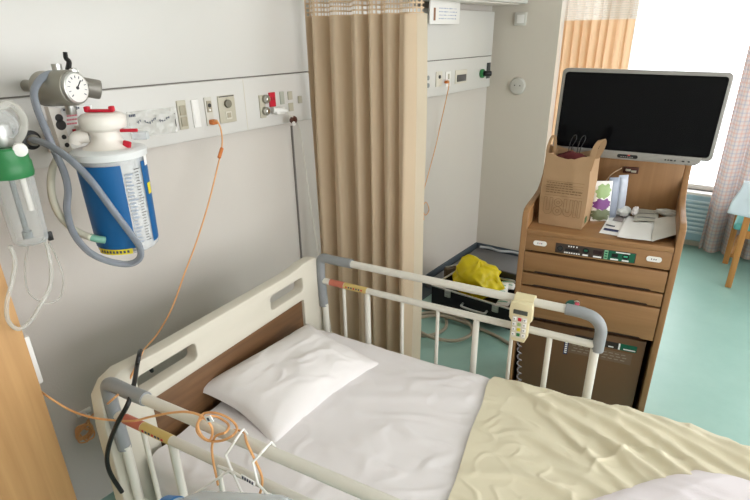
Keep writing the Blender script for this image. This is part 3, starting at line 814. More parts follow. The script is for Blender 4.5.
def strap(pts, w, nm, m=KRAFT, lab=None):
    P = spline(pts, 8)
    def fn(s, t): 
        i = min(len(P)-1, int(round(s*(len(P)-1)))); return (P[i].x+(t-.5)*w, P[i].y, P[i].z+(t-.5)*w*.3)
    return part(MB().grid(fn, len(P)-1, 2, thick=.0012), nm, m, bag, lab)
strap([(-.084, -.06, .26), (-.086, -.062, .30), (-.082, -.058, .33), (-.074, -.05, .352), (-.067, -.042, .335), (-.066, -.035, .30), (-.066, -.03, .27)], .011, 'handle')
strap([(.078, -.07, .23), (.084, -.072, .27), (.088, -.072, .305), (.096, -.066, .335), (.107, -.056, .35), (.112, -.045, .335), (.104, -.03, .305), (.09, -.02, .27)], .022, 'handle')
for dx in (-.018, .016):  # two thin dark loops rising above the bag opening
    part(MB().sweep([(dx-.010, .03, .25), (dx-.010, .035, .30), (dx-.002, .038, .335), (dx+.010, .038, .345), (dx+.013, .035, .328), (dx+.002, .032, .30), (dx-.002, .03, .25)], .0016, 8), 'thin_loop', DARK, bag, 'dark thin loop')
rc = MB().sphere((0, 0, 0), (.075, .058, .05), seg=36, fn=lambda p: 1+.16*fbm(p.x*2.4, p.y*2.4, p.z*2.4+3))
cloth = rc.build('red_cloth', MAROON, None, 180); tag(cloth, 'crumpled dark red cloth sticking up inside the paper bag', 'cloth')
cloth.matrix_world = CM @ Matrix.Translation((-.147, .15, 1.118))

# snack pouch and packs next to the bag
def pouch(name, label, cx, cy, w, h, lean, yaw, mats_, deco):
    t = thing(name, label, 'package', CM @ Vector((cx, cy, .881)), CTH+yaw)
    M = Matrix.Rotation(lean, 4, 'X')
    def f(s, k):
        x = (s-.5)*w; z = k*h; e = (1-(2*s-1)**4)*(1-(2*k-1)**6)
        return M @ Vector((x, -.014*e-.0015*noise.noise(Vector((x*60, z*60, 1))), z))
    def g(s, k):
        x = (.5-s)*w; z = k*h; e = (1-(2*s-1)**4)*(1-(2*k-1)**6)
        return M @ Vector((x, .012*e, z))
    part(MB().grid(f, 16, 24, m=mats_).grid(g, 16, 24, m=mats_), 'packet', None, t)
    if deco:
        for nm, m, s0, s1, k0, k1, lb_ in deco:
            part(MB().grid(lambda s, k: f(s0+(s1-s0)*(.5+(s-.5)*(.55+.45*sin(pi*k)+.12*sin(k*17+k0*30))), k0+(k1-k0)*k+.02*sin(s*9+k0*20))+Vector((0, -.0012, 0)), 10, 10), nm, m, t, lb_)
pouch('snack_pouch', 'white snack pouch with purple and green print beside the paper bag', -.012, .215, .075, .165, radians(-8), radians(24), WHITEP,
      [('purple_print', PURPLE, .02, .95, .30, .56, 'purple printed patch'), ('green_print', LGREEN, .1, .9, .58, .92, 'green leaf print'), ('base_print', mat('snack_photo', (112, 120, 92), .5), -.08, 1.08, .03, .3, 'grey green printed base'),])
pouch('flat_pack', 'blue grey flat pack standing just right of the snack pouch', .025, .275, .045, .17, radians(-6), radians(30), PACKB, None)
pouch('flat_pack', 'pale blue flat pack at the right end of the packs on the cabinet', .055, .315, .045, .175, radians(-4), radians(38), mat('pack_light', (182, 188, 200), .3), None)

# papers on the top
def paper(pix, lift, label, cat='paper', name='paper_sheet', m=PAPER, marks=(), wav=.004, seed=0, rise=(0, 0, 0, 0)):
    c = [onZ(x, y, .8815+lift+rz) for (x, y), rz in zip(pix, rise)]
    def f(s, t):
        p = (c[0]*(1-s)+c[1]*s)*(1-t)+(c[3]*(1-s)+c[2]*s)*t
        return p+Vector((0, 0, wav*(.5+.5*fbm(s*2+seed, t*2, seed))+0))
    mb = MB().grid(f, 14, 14, m=m, thick=.0006)
    for s0, s1, t0, t1, mm in marks: mb.grid(lambda s, t: f(s0+(s1-s0)*s, t0+(t1-t0)*t)+Vector((0, 0, .0012)), 4, 3, m=mm)
    return tag(mb.build(name, None), label, cat)
paper([(599, 233), (618, 236), (632, 210), (616, 206)], .001, 'printed leaflet at the left end of the papers on the cabinet', name='leaflet',
      marks=[(.12, .9, .1, .17, NAVY), (.3, .85, .45, .7, mat('leaflet_grey', (150, 140, 140), .6)), (.1, .6, .25, .29, INK)], wav=.002)
paper([(617, 237), (653, 242), (655, 220), (628, 216)], .006, 'white open sheet in the middle of the papers on the cabinet', seed=3, rise=(0, .004, .008, .002))
paper([(651, 242), (685, 233), (685, 214), (655, 219)], .012, 'creased sheet at the right end of the papers on the cabinet', seed=6, rise=(.002, .008, .012, .006), wav=.006, m=mat('paper_b', (206, 202, 194), .7))
paper([(634, 221), (657, 222), (660, 208), (636, 207)], .018, 'grey instruction slip lying behind the open sheet', name='slip', m=mat('paper_c', (192, 190, 180), .7), marks=[(.1, .9, .2, .24, INK), (.1, .8, .5, .53, INK)], seed=9)
def crumple(c, r, label, m, seed):
    p = onZ(*c)
    mb = MB().sphere((0, 0, 0), r, seg=40, fn=lambda q: 1+.28*fbm(q.x*2.2+seed, q.y*2.2, q.z*2.2)+.12*ridge(q.x*3, q.y*3, q.z*3+seed))
    o = mb.build('crumpled_wrapper', m, None, 180); o.location = p; return tag(o, label, 'wrapper')
crumple((623, 211, .905), (.032, .03, .018), 'crumpled white plastic wrapper at the left back of the papers', mat('wrap_white', (222, 222, 220), .3), 2)
crumple((635, 211, .915), (.011, .032, .015), 'narrow crumpled white tissue between the wrapper and the slip', PILLOW, 5)
crumple((669, 213, .912), (.048, .024, .013), 'flat clear film wrapper lying at the right back of the papers', FILM, 8)

# ================================================================== THINGS ON THE WALL CONSOLE
def plate_at(x, y, w, h, label, m=PLATE, name='wall_plate', cat='wall plate', X0=PXF, dep=.006):
    p = onX(x, y, X0)
    t = thing(name, label, cat, p)
    part(MB().box((dep/2, 0, 0), (dep, w, h), .0015), 'cover', m, t)
    return t, p
t, p = plate_at(182, 115, .036, .098, 'narrow beige switch plate left of the blank white plate')
for k in (-.022, .016): part(MB().box((.008, 0, k), (.005, .024, .032), .001), 'switch', PLATE2, t)
t, p = plate_at(195.5, 113.5, .03, .095, 'blank white plate between the two beige plates', WHITEP)
part(MB().box((.007, 0, 0), (.003, .022, .075), .001), 'insert', WHITEP, t)
t, p = plate_at(208.5, 111.5, .032, .10, 'nurse call outlet plate with the orange plug', mat('plate_mid', (206, 202, 192), .4), 'call_outlet', 'outlet')
part(MB().box((.008, 0, .018), (.004, .02, .04), .001, m=PLATE2).cyl((.009, 0, .022), (.012, 0, .022), .007, m=DARK).cyl((.009, 0, .006), (.011, 0, .006), .004, m=WHITEP), 'socket', None, t)
t, p = plate_at(226.5, 109, .078, .098, 'square beige plate with a round knob near the console joint', PLATE)
part(MB().cyl((.006, 0, .02), (.018, 0, .02), .015, bevel=.002), 'knob', mat('knob_grey', (118, 114, 100), .4), t)
part(MB().box((.0075, 0.002, -.022), (.003, .028, .028), .001, m=OFFW).box((.0095, .002, -.022), (.002, .018, .018), m=PLATE2), 'small_switch', None, t)
part(MB().box((.0066, 0, .046), (.001, .07, .003), m=DARK), 'top_line', None, t)
# plastic pocket with notes
pk = thing('plastic_pocket', 'clear plastic pocket with handwritten slip taped on the console', 'pocket', onX(153, 122, PXF))
ca = [onX(x, y, PXF+.004) for x, y in ((126, 112), (175, 107), (177, 132), (131, 139))]
cA = pk.location
def pf(s, t_): 
    q = (ca[0]*(1-s)+ca[1]*s)*(1-t_)+(ca[3]*(1-s)+ca[2]*s)*t_
    return q+Vector((.003+.004*fbm(s*6, t_*4, 2), 0, 0))
part(MB().grid(pf, 30, 16), 'film', FILM, pk, world=True, smooth=180)
wr = MB()
rnd = random.Random(5)
for k in range(15):
    q = pf(.18+.045*k, .42-.06*sin(k)); 
    if rnd.random() < .85:
        wr.box(tuple(q+Vector((.002, 0, rnd.uniform(-.002, .002)))), (.0006, rnd.uniform(.003, .009), .0022), m=INK); wr.box(tuple(q+Vector((.002, .002, 0))), (.0006, .0018, rnd.uniform(.005, .011)), m=INK)
for k in range(4): q = pf(.04+.035*k, .15); wr.box(tuple(q+Vector((.002, 0, 0))), (.0006, .004, .008), m=INK)
q = pf(.97, .5); wr.box(tuple(q), (.001, .003, .045), m=DARK)
part(wr, 'handwriting', None, pk, 'dark handwriting', world=True)
# gas outlets, red outlet, plug
def gas(x, y, label, face=METG, rim=CHROME, r=.017):
    t = thing('gas_outlet', label, 'gas outlet', onX(x, y, PXF))
    part(MB().cyl((0, 0, 0), (.02, 0, 0), r, bevel=.003), 'body', face, t)
    part(MB().cyl((.019, 0, 0), (.028, 0, 0), r*.6, bevel=.002), 'port', rim, t)
    return t
t, p = plate_at(262, 106.5, .03, .088, 'narrow beige plate behind the pair of round gas outlets')
gas(264, 99, 'upper round metal gas outlet at the right of the console', X0 if False else METG)
gas(264, 111, 'lower round metal gas outlet behind the white plug', METG)
t, p = plate_at(271.5, 99.5, .032, .056, 'small red emergency power outlet above the white plug', RED, 'red_outlet', 'outlet', dep=.008)
part(MB().box((.0086, -.006, .004), (.001, .003, .012), m=DARK).box((.0086, .006, .004), (.001, .003, .012), m=DARK), 'slot', None, t)
t, p = plate_at(281.5, 98, .022, .05, 'slim grey outlet right of the red outlet', mat('plate_gr', (176, 178, 166), .4), 'outlet', 'outlet')
t, p = plate_at(289.5, 95.5, .025, .034, 'upper one of two small beige blanks near the curtain', PLATE)
t, p = plate_at(290.5, 107, .026, .034, 'lower one of two small beige blanks near the curtain', PLATE)
t, p = plate_at(299.5, 99.5, .022, .03, 'small beige blank nearest the tan curtain', PLATE)
pg = thing('power_plug', 'white power plug in the console with thin white cord hanging behind the headboard', 'plug', onX(272, 111, PXF))
part(MB().box((.02, .02, .0), (.03, .05, .028), .006), 'plug_body', WHITEP, pg)
pA = onX(277, 110, PXF+.03); pB = onX(287, 112, PXF+.05)
part(MB().cyl(onX(273, 110, PXF+.02), onX(287, 111, PXF+.04), .012, .007), 'strain_relief', WHITEP, pg, world=True)
pC = onX(293.5, 120, PXF+.05)
bl_ = thing('brown_connector', 'small dark brown connector hanging below the white plug', 'connector', pC)
part(MB().sphere((0, 0, 0), (.014, .018, .016), seg=20, fn=lambda p: 1+.08*sin(p.x*9+p.z*7)), 'shell', BROWNP, bl_)
part(MB().cyl((.004, -.006, -.006), (.014, -.012, -.016), .007), 'tip', WHITEP, bl_)
wc = [pB]+[onX(x, y, q) for x, y, q in ((291, 116, -1.66), (298, 122, -1.67), (303, 150, -1.68), (310, 200, -1.66), (317, 245, -1.62), (324, 290, -1.52), (330, 325, -1.42), (333, 345, -1.40))]
part(MB().sweep(wc, .0028, 8), 'cord', mat('cord_white', (206, 202, 192), .5), pg, world=True)

# ---- far bay fittings
def far_plate(x, y, w, h, label, m=PLATE, **k): return plate_at(x, y, w, h, label, m, **k)
for (x, y, l) in ((427.5, 78, 'upper grey round button at the left end of the far console'), (427.5, 85.5, 'lower grey round button at the left end of the far console')):
    t = thing('round_button', l, 'button', onX(x, y, PXF)); part(MB().cyl((0, 0, 0), (.008, 0, 0), .013, bevel=.002), 'cap', mat('button_grey', (140, 146, 148), .4), t)
t, p = far_plate(438.5, 79, .07, .085, 'off-white plate with a dark jack on the far console', OFFW)
part(MB().cyl((.006, 0, .012), (.011, 0, .012), .010), 'jack', DARK, t)
t, p = far_plate(447.5, 79, .06, .085, 'call outlet with orange plug on the far console', WHITEP, name='call_outlet', cat='outlet')
part(MB().box((.008, 0, .015), (.004, .016, .03), .001), 'socket', PLATE, t)
t, p = far_plate(460.5, 76.5, .15, .08, 'pale plate with a dark display on the far console', OFFW)
part(MB().box((.009, .0, -.008), (.006, .115, .04), .001), 'display', mat('disp', (84, 84, 84), .3), t, 'dark display')
t, p = far_plate(488, 70.5, .05, .10, 'black upright plate at the right end of the far console', mat('plate_black', (50, 54, 56), .4))
gs = gas(481, 73.5, 'green gas outlet at the right end of the far console', GREEN, BLACKP, .028)
part(MB().cyl((.026, .0, .0), (.06, .03, 0), .017, bevel=.002), 'adapter', BLACKP, gs)
oc = [onX(x, y, q) for x, y, q in ((447, 80, -1.70), (449, 84, -1.66), (446, 100, -1.68), (441, 122, -1.73), (436, 145, -1.74), (428, 175, -1.75), (424, 190, -1.752), (422, 205, -1.752), (425, 215, -1.75), (429, 210, -1.75), (426, 202, -1.75), (423, 208, -1.752), (424, 220, -1.752))]
ofc = thing('nurse_call_cord', 'orange call cord hanging from the far console down the wall', 'cable', onX(447, 82, PXF+.012))
part(MB().sweep(oc, .0027, 8), 'cord', ORANGE, ofc, world=True)
part(MB().box((0, 0, 0), (.02, .03, .016), .004), 'plug', ORANGEP, ofc)
# name card
nc = thing('name_card', 'white patient name card holder at the top left of the far console', 'card', onX(447, 5, PXF+.03))
k0 = [onX(x, y, PXF+.06) for x, y in ((430, -22), (461, -26), (459.5, 24), (430, 24))]
wy = (k0[2].y-k0[3].y); zc_ = (k0[2].z+k0[3].z)/2
cy_ = (k0[2].y+k0[3].y)/2
part(MB().box((PXF+.055, cy_, zc_+.075), (.008, wy, .15), .001), 'board', WHITEP, nc, world=True)
part(MB().box((PXF+.0245, cy_, zc_+.08), (.054, .03, .03), .002), 'bracket', WHITEP, nc, world=True)
part(MB().box((PXF+.0597, cy_-wy*.36, zc_+.048), (.001, .02, .062)), 'brown_tab', mat('tab_brown', (140, 92, 56), .5), nc, 'brown strip', world=True)
wr = MB(); rnd = random.Random(11)
for r in range(4):
    y = cy_-wy*.22
    while y < cy_+wy*.36:
        w = rnd.uniform(.006, .016); wr.box((PXF+.0597, y+w/2, zc_+.078-r*.017), (.0008, w, rnd.uniform(.0015, .006)), m=mat('faint_ink', (168, 176, 200), .6)); y += w+.004
part(wr, 'card_writing', None, nc, 'faint blurred writing', world=True)
# round vent and square box on far wall
vp_ = onY(518, 86, YF)
t = thing('round_wall_vent', 'round white cover on the far wall below the square box', 'wall cover', vp_)
part(MB().cyl((0, 0, 0), (0, -.022, 0), .058, .052, seg=40, bevel=.005), 'dome', mat('vent_cover', (200, 198, 190), .45), t)
part(MB().cyl((-.016, -.0218, .006), (-.016, -.024, .006), .004, m=DARK).cyl((.022, -.0218, .004), (.022, -.024, .004), .004, m=DARK), 'screws', None, t)
t = thing('wall_switch_box', 'square white box on the far wall above the round cover', 'wall box', onY(521.5, 19, YF))
part(MB().box((0, -.012, 0), (.078, .024, .078), .004), 'box', mat('box_cover', (206, 204, 196), .45), t)
part(MB().box((.004, -.0255, .0), (.05, .004, .05), .002), 'cover', WHITEP, t)

# ================================================================== SUCTION SET
XS = -1.50
def sx(x, y, X0=XS): return onX(x, y, X0)
rg = thing('suction_regulator', 'grey metal suction regulator with pressure gauge and black lever', 'regulator', sx(68, 92))
b0 = sx(42, 89, -1.56); g0 = sx(74, 88, -1.46)
ax = (g0-b0).normalized(); ctr = (b0+g0)/2
r0 = .043
part(MB().cyl(b0, g0, r0, bevel=.008, seg=36), 'body', METG, rg, world=True)
fa = ax
part(MB().cyl(g0-fa*.002, g0+fa*.010, .039, seg=36, bevel=.003), 'gauge_rim', METL, rg, world=True)
gm = MB().cyl(g0+fa*.008, g0+fa*.0108, .034, seg=36, m=WHITEP)
sd = fa.cross(Vector((0, 0, 1))).normalized(); up_ = sd.cross(fa).normalized()
for k in range(11):
    a = radians(220-26*k); c = g0+fa*.0114+(sd*cos(a)+up_*sin(a))*.026
    gm.box((0, 0, 0), (.0012, .002, .006), m=INK, M=Matrix.Translation(c) @ Matrix((sd, fa, up_)).transposed().to_4x4() @ Matrix.Rotation(-(a-pi/2), 4, 'Y'))
gm.cyl(g0+fa*.0114, g0+fa*.0114+(sd*-.5+up_*.55)*.03, .0013, seg=8, m=BLACKP); gm.cyl(g0+fa*.0105, g0+fa*.013, .004, seg=12, m=DARK)
part(gm, 'gauge_face', None, rg, 'white dial with a dark needle', world=True)
hd = ctr+Vector((.0, .01, r0))
part(MB().cyl(hd-Vector((0, 0, .006)), hd+Vector((0, 0, .015)), .012), 'valve_stem', METL, rg, world=True)
lv = sx(68, 70, -1.52); lt = sx(65, 52, -1.52); lt2 = sx(69, 62, -1.52)
part(MB().sweep([lv, lt2, sx(66, 58, -1.52), lt], lambda t: .009-.002*t, 12, flat=.7), 'lever', BLACKP, rg, 'black lever handle', world=True)
kb = sx(72, 72, -1.50); part(MB().cyl(kb, kb+Vector((.016, 0, 0)), .010, bevel=.002), 'adjusting_knob', CHROME, rg, 'small chrome knob', world=True)
o0 = sx(78, 86, -1.60); o1 = sx(101, 90, -1.58); oa = (o1-o0).normalized()
part(MB().cyl(o0, o1, .026, .026, bevel=.006, seg=28), 'wall_adapter', mat('adapter_grey', (134, 130, 122), .4, metal=.3), rg, world=True)
part(MB().cyl(Vector((PXF, o0.y, o0.z)), o0+Vector((.03, 0, 0)), .018).cyl(Vector((PXF, b0.y+.03, b0.z)), b0+Vector((0, .03, 0)), .016), 'mounting_stub', METG, rg, world=True)
part(MB().cyl(ctr-Vector((0, -.02, r0+.022)), ctr-Vector((0, -.02, r0-.008)), .013), 'lower_stem', METL, rg, world=True)

# bracket with label that carries the canister
bra = thing('canister_bracket', 'white slotted bracket with pink label between regulator and canister', 'bracket', sx(62, 112, -1.56))
b1, b2, b3, b4 = sx(48, 107, -1.53), sx(60, 108, -1.53), sx(73, 152, -1.53), sx(62, 152, -1.53)
mbk = MB().add([b1, b2, b3, b4]+[q+Vector((-.025, 0, 0)) for q in (b1, b2, b3, b4)], [(0, 1, 2, 3), (7, 6, 5, 4), (0, 4, 5, 1), (1, 5, 6, 2), (2, 6, 7, 3), (3, 7, 4, 0)])
part(mbk, 'slotted_plate', MILKY, bra, world=True, smooth=0)
hs_ = MB()
for x, y, r in ((59, 118, .010), (61, 125, .013), (64, 137, .006), (67, 145, .006)): q = sx(x, y, -1.529); hs_.cyl(q, q+Vector((.001, 0, 0)), r)
part(hs_, 'slots', DARK, bra, 'dark slots', world=True)
l1 = [sx(*c, -1.535) for c in ((60, 108), (92, 105), (92, 133), (67, 136))]
part(MB().add(l1+[q+Vector((-.004, 0, 0)) for q in l1], [(0, 1, 2, 3), (7, 6, 5, 4), (0, 4, 5, 1), (1, 5, 6, 2), (2, 6, 7, 3), (3, 7, 4, 0)]), 'label_card', PAPER, bra, world=True, smooth=0)
lw = MB(); 
for k in range(7): q = sx(64+k*2.4, 110-k*.35, -1.532); lw.box(tuple(q), (.001, .0045, .009 if k % 2 else .004), m=INK)
for r in range(3):
    for k in range(4): q = sx(68+k*2.6, 116+r*4-k*.3, -1.532); lw.box(tuple(q), (.001, .006, .004), m=mat('pink_ink', (226, 140, 150), .6))
q = sx(75, 131, -1.530); lw.box(tuple(q), (.002, .012, .01), m=RED)
part(lw, 'label_writing', None, bra, 'black and pink writing', world=True)
part(MB().box(tuple((sx(70, 132, -1.60)+sx(70, 120, -1.62))/2), (.20, .05, .02), .003), 'arm', MILKY, bra, world=True)

# canister
CX0 = -1.40
tl, tr_ = sx(72, 152, CX0), sx(144, 147, CX0); bL, bR = sx(99, 243, CX0), sx(154, 241, CX0)
ct = (tl+tr_)/2; cbm = (bL+bR)/2
rt = (tr_.y-tl.y)/2*.88; rb = (bR.y-bL.y)/2*1.0
zt_ = ct.z+.004; zb_ = sx(125, 250, CX0).z+.008
cy0 = (ct.y+cbm.y)/2
can = thing('suction_canister', 'clear suction canister with blue label and milky lid', 'canister', (CX0, cy0, zb_))
H = zt_-zb_
part(MB().lathe([(rb-.01, 0), (rb, .008), (rb+(rt-rb)*.3, H*.3), (rt-.002, H-.02), (rt, H-.018), (rt, H)], 48, cap=False), 'jar', CLEARC, can, smooth=60)
part(MB().lathe([(rb-.014, .004), (rb-.003, .01), (rt-.008, H-.02)], 48, m=MILKY), 'liner', None, can, 'milky inner liner')
def camdir(): d = Vector((0, 0, 0))-Vector((CX0, cy0, 0)); return math.atan2(d.y, d.x)
A0 = camdir()
def wrap(a0, a1, z0, z1, rad_off, mb, m, n=24):
    def f(s, k):
        z = z0+(z1-z0)*k; r = rb+(rt-rb)*min(1, z/H)+rad_off; a = A0+a0+(a1-a0)*s
        return (r*cos(a), r*sin(a), z)
    mb.grid(f, n, 4, m=m)
w = MB(); wrap(radians(-98), radians(12), .018, H-.032, .0015, w, BLUE); part(w, 'blue_label', None, can, 'blue label', smooth=60)
w = MB(); wrap(radians(52), radians(88), .02, H-.032, .0015, w, BLUE); part(w, 'blue_side_label', None, can, 'blue label edge', smooth=60)
w = MB()
for k in range(26): wrap(radians(34), radians(42 if k % 5 else 46), .03+k*(H-.07)/26, .0315+k*(H-.07)/26, .002, w, DARK, 3)
for k in range(20):
    wrap(radians(16), radians(24+random.random()*8), .03+k*(H-.08)/20, .034+k*(H-.08)/20, .002, w, mat('print_faint', (150, 160, 176), .5), 3)
part(w, 'graduation', None, can, 'printed scale')
w = MB(); wrap(radians(-66), radians(4), .004, .019, .0025, w, YEL)
for k in range(9): wrap(radians(-58+6.5*k), radians(-54+6.5*k), .008, .015, .003, w, INK, 2)
part(w, 'yellow_label', None, can, 'yellow label with small writing', smooth=60)
w = MB(); wrap(radians(60), radians(74), H*.55, H*.66, .003, w, YEL); part(w, 'sticker', None, can, 'small yellow sticker', smooth=60)
w = MB(); wrap(radians(62), radians(76), H*.83, H*.93, .003, w, PAPER); part(w, 'sticker', None, can, 'small white sticker', smooth=60)
part(MB().lathe([(rt-.002, H-.022), (rt+.006, H-.02), (rt+.007, H-.004), (rt+.002, H), (rt-.012, H+.003)], 48), 'collar', mat('collar_white', (222, 224, 224), .3), can, smooth=40)
hl = sx(103, 112, CX0).z-zt_  # height of the cap above the jar
w = MB().lathe([(rt*.80, H), (rt*.70, H+.004), (rt*.46, H+.018), (rt*.42, H+.03), (rt*.46, H+hl*.5), (rt*.60, H+hl*.56), (rt*.66, H+hl*.62), (rt*.66, H+hl*.88), (rt*.55, H+hl*.97), (rt*.4, H+hl)], 48)
lid = part(w, 'lid', MILKY, can, smooth=50)
dvec = Vector((-sin(AZ), cos(AZ), 0)); sidev = Vector((cos(AZ), sin(AZ), 0))
MC = Matrix(((sidev.x, dvec.x, 0, 0), (sidev.y, dvec.y, 0, 0), (0, 0, 1, H+hl), (0, 0, 0, 1)))
part(MB().box((-.002, 0, .004), (.07, .014, .007), .002, M=MC).box((-.033, 0, .008), (.012, .016, .014), .003, M=MC).box((.029, 0, .008), (.012, .016, .014), .003, M=MC), 'top_clip', RED, lid, 'red clip on top')
MD = Matrix(((sidev.x, dvec.x, 0, 0), (sidev.y, dvec.y, 0, 0), (0, 0, 1, H+hl*.35), (0, 0, 0, 1)))
part(MB().box((rt*.78, -.01, .014), (.044, .01, .008), .002, M=MD), 'side_clip', RED, lid, 'red side clip')
part(MB().box((rt*.70, -.014, -.004), (.02, .01, .02), .003, M=MD @ Matrix.Rotation(.3, 4, 'Y')), 'side_clip', RED, lid, 'red lower side clip')
part(MB().sweep([MD @ Vector((-rt*.45, -.01, 0)), MD @ Vector((-rt*.75, -.02, .0)), MD @ Vector((-rt*.85, -.02, -.012))], .016, 14), 'port', MILKY, lid)
part(MB().box((rt*.95, .02, -.004), (.04, .02, .02), .004, M=MD), 'latch', CLEARC, lid)
part(MB().cyl((-rt*.3, 0, H*.6), Vector((PXF+.06-CX0-0, 0, H*.95)), .012).box((PXF-CX0+.035, 0, H*.95), (.07, .03, .06), .004), 'holder_arm', MILKY, can)

# hoses of the suction set
def hose(name, label, pts, r, m, cat='tube', seg=12):
    return tag(MB().sweep([sx(*p) for p in pts], r, seg).build(name, m, None, 180), label, cat)
gh = [(60, 76, -1.52), (50, 74, -1.51), (40, 80, -1.49), (34, 92, -1.48), (37, 108, -1.47), (45, 128, -1.46), (55, 152, -1.45), (64, 172, -1.44), (68, 190, -1.43), (67, 210, -1.42), (73, 232, -1.40), (88, 251, -1.37), (108, 261, -1.35), (128, 264, -1.33), (139, 259, -1.31), (140, 248, -1.30), (130, 233, -1.30), (112, 209, -1.31), (92, 182, -1.33), (72, 161, -1.36), (52, 147, -1.42), (38, 141, -1.49), (31, 140, -1.52)]
sh_ = thing('suction_hose', 'thick grey suction hose looping under the blue canister', 'tube', sx(128, 264, -1.33))
part(MB().sweep([sx(*p) for p in gh], .0088, 14), 'sheath', glassy('hose_sheath', (150, 158, 168), .55, .12), sh_, world=True, smooth=180)
part(MB().sweep([sx(*p) for p in gh], .0042, 10), 'core', mat('hose_core', (92, 78, 96), .5), sh_, 'dark mauve core', world=True, smooth=180)
hose('cream_tube', 'soft cream tube curving down to the canister base', [(62, 150, -1.52), (53, 168, -1.50), (51, 186, -1.48), (54, 203, -1.46), (62, 218, -1.44), (76, 231, -1.42), (92, 238, -1.38)], .0095, CREAMT)
hose('tube_connector', 'pale green connector at the lower left of the canister', [(90, 237, -1.385), (97, 239, -1.375), (105, 240, -1.37)], .0095, mat('conn_green', (120, 170, 150), .4), 'connector')
cn = thing('wall_connector', 'black round connector on the console behind the humidifier bottle', 'connector', sx(31, 140, PXF))
cpos = sx(31, 140, -1.53)
part(MB().cyl(Vector((PXF, cpos.y, cpos.z)), cpos, .020, bevel=.003), 'body', BLACKP, cn, world=True)
part(MB().cyl(cpos-Vector((.004, 0, 0)), cpos+Vector((.006, 0, 0)), .024, bevel=.003), 'flange', BLACKP, cn, world=True)
part(MB().cyl(cpos, cpos+Vector((.018, .003, 0)), .014, bevel=.003), 'sleeve', METG, cn, world=True)

# humidifier bottle
XH = -1.37
ht, hbm_ = sx(16, 180, XH), sx(28, 238, XH)
hr = (sx(38, 185, XH).y-sx(0, 185, XH).y)/2*1.12
hy = (ht.y+hbm_.y)/2; hz0 = sx(28, 243, XH).z; hz1 = sx(16, 173, XH).z; HH = hz1-hz0
hu = thing('humidifier_bottle', 'clear oxygen humidifier bottle with green cap at the left edge', 'bottle', (XH, hy, hz0))
part(MB().lathe([(hr*.7, 0), (hr*.84, .004), (hr*.88, .012), (hr*.98, HH)], 36, cap=True), 'jar', CLEAR, hu, smooth=50)
part(MB().cyl((0, -.004, .02), (0, -.004, HH), .006).cyl((0, -.004, .012), (0, -.004, .028), .011), 'dip_tube', mat('dip_grey', (120, 124, 124), .4), hu, 'grey dip tube')
part(MB().cyl((0, .018, HH*.45), (0, .018, HH), .007), 'float_tube', MILKY, hu, 'milky inner tube')
gz = sx(16, 145, XH).z-hz0
part(MB().lathe([(hr*1.02, HH-.006), (hr*1.06, HH), (hr*1.06, HH+.026), (hr*1.0, HH+.03), (hr*.98, gz-.004), (hr*.9, gz)], 36), 'cap', GREEN, hu, 'green screw cap')
kp_ = sx(20, 149, XH+.03)-Vector((XH, hy, hz0))
part(MB().cyl(kp_, kp_+Vector((.016, -.006, 0)), .0145, bevel=.002).cyl((0, 0, gz-.01), kp_, .008), 'flow_knob', WHITEP, hu, 'round white knob')
part(MB().cyl((0, 0, gz), (0, 0, gz+.05), hr*.55, bevel=.004), 'valve_block', METL, hu)
fz = gz+.03
part(MB().cyl((.0, -.03, fz), (.0, -.03, fz+.17), .019, .016, bevel=.003), 'flow_tube', CLEAR, hu, 'clear flow meter tube')
part(MB().cyl((.0, -.03, fz+.004), (.0, -.03, fz+.15), .004), 'flow_spindle', METL, hu)
part(MB().sphere((.0, .006, gz+.045), (.032, .034, .034), seg=28), 'dome', CLEAR, hu, 'clear dome')
part(MB().box((( PXF-XH)/2-.01, 0, gz+.02), (abs(PXF-XH)-.02, .03, .03), .004), 'wall_stub', METG, hu)
tap = sx(50, 236, XH)-Vector((XH, hy, hz0))
part(MB().cyl((0, hr*.8, .012), tap, .005).box(tap, (.008, .012, .022), .002), 'drain_tap', BLACKP, hu, 'black drain tap')
hose('oxygen_tube', 'wide clear tube looping round the humidifier cap', [(-6, 112, -1.40), (8, 104, -1.40), (20, 112, -1.39), (24, 126, -1.38), (18, 140, -1.37), (4, 150, -1.37), (-8, 154, -1.37)], .0085, CLEART)
hose('drip_tube', 'clear plastic tube hanging in a long loop below the humidifier', [(10, 246, -1.34), (15, 262, -1.34), (12, 282, -1.34), (7, 302, -1.33), (8, 320, -1.33), (18, 329, -1.33), (30, 322, -1.33), (40, 306, -1.33), (50, 286, -1.34), (51, 266, -1.34), (47, 246, -1.35), (43, 238, -1.36)], .0048, CLEART)
hose('fine_tube', 'thin clear tube hanging behind the longer loop', [(28, 246, -1.44), (25, 266, -1.45), (27, 288, -1.45), (36, 299, -1.45), (50, 303, -1.45), (61, 296, -1.45), (63, 276, -1.45), (56, 256, -1.45), (49, 242, -1.44)], .0024, CLEART)

# ================================================================== CORDS ROUND THE HEADBOARD
pgp = onX(213, 122, PXF+.012)
og = thing('nurse_call_cord', 'orange call cord falling from the console outlet over the headboard', 'cable', pgp)
part(MB().box((0, 0, 0), (.03, .026, .018), .005), 'plug', ORANGEP, og)
part(MB().cyl(onX(222, 148, -1.66), onX(219, 158, -1.65), .0065, bevel=.002), 'in_line_joint', ORANGEP, og, world=True)
def bw(x, y, axis, q): return BM @ bl(x, y, axis, q)
c1p = [onX(213, 122, -1.70), onX(217, 121, -1.67), onX(221, 130, -1.66), onX(222, 145, -1.66), onX(218, 165, -1.65), onX(208, 205, -1.62), onX(196, 243, -1.58), onX(184, 275, -1.54), onX(172, 308, -1.48), onX(158, 333, -1.42), bw(144, 350, 'u', -.025), bw(136, 366, 'u', .03), bw(126, 386, 'u', .02), bw(112, 400, 'v', -.50), onX(100, 410, -1.45), onX(90, 417, -1.60), onX(86, 424, -1.735)]
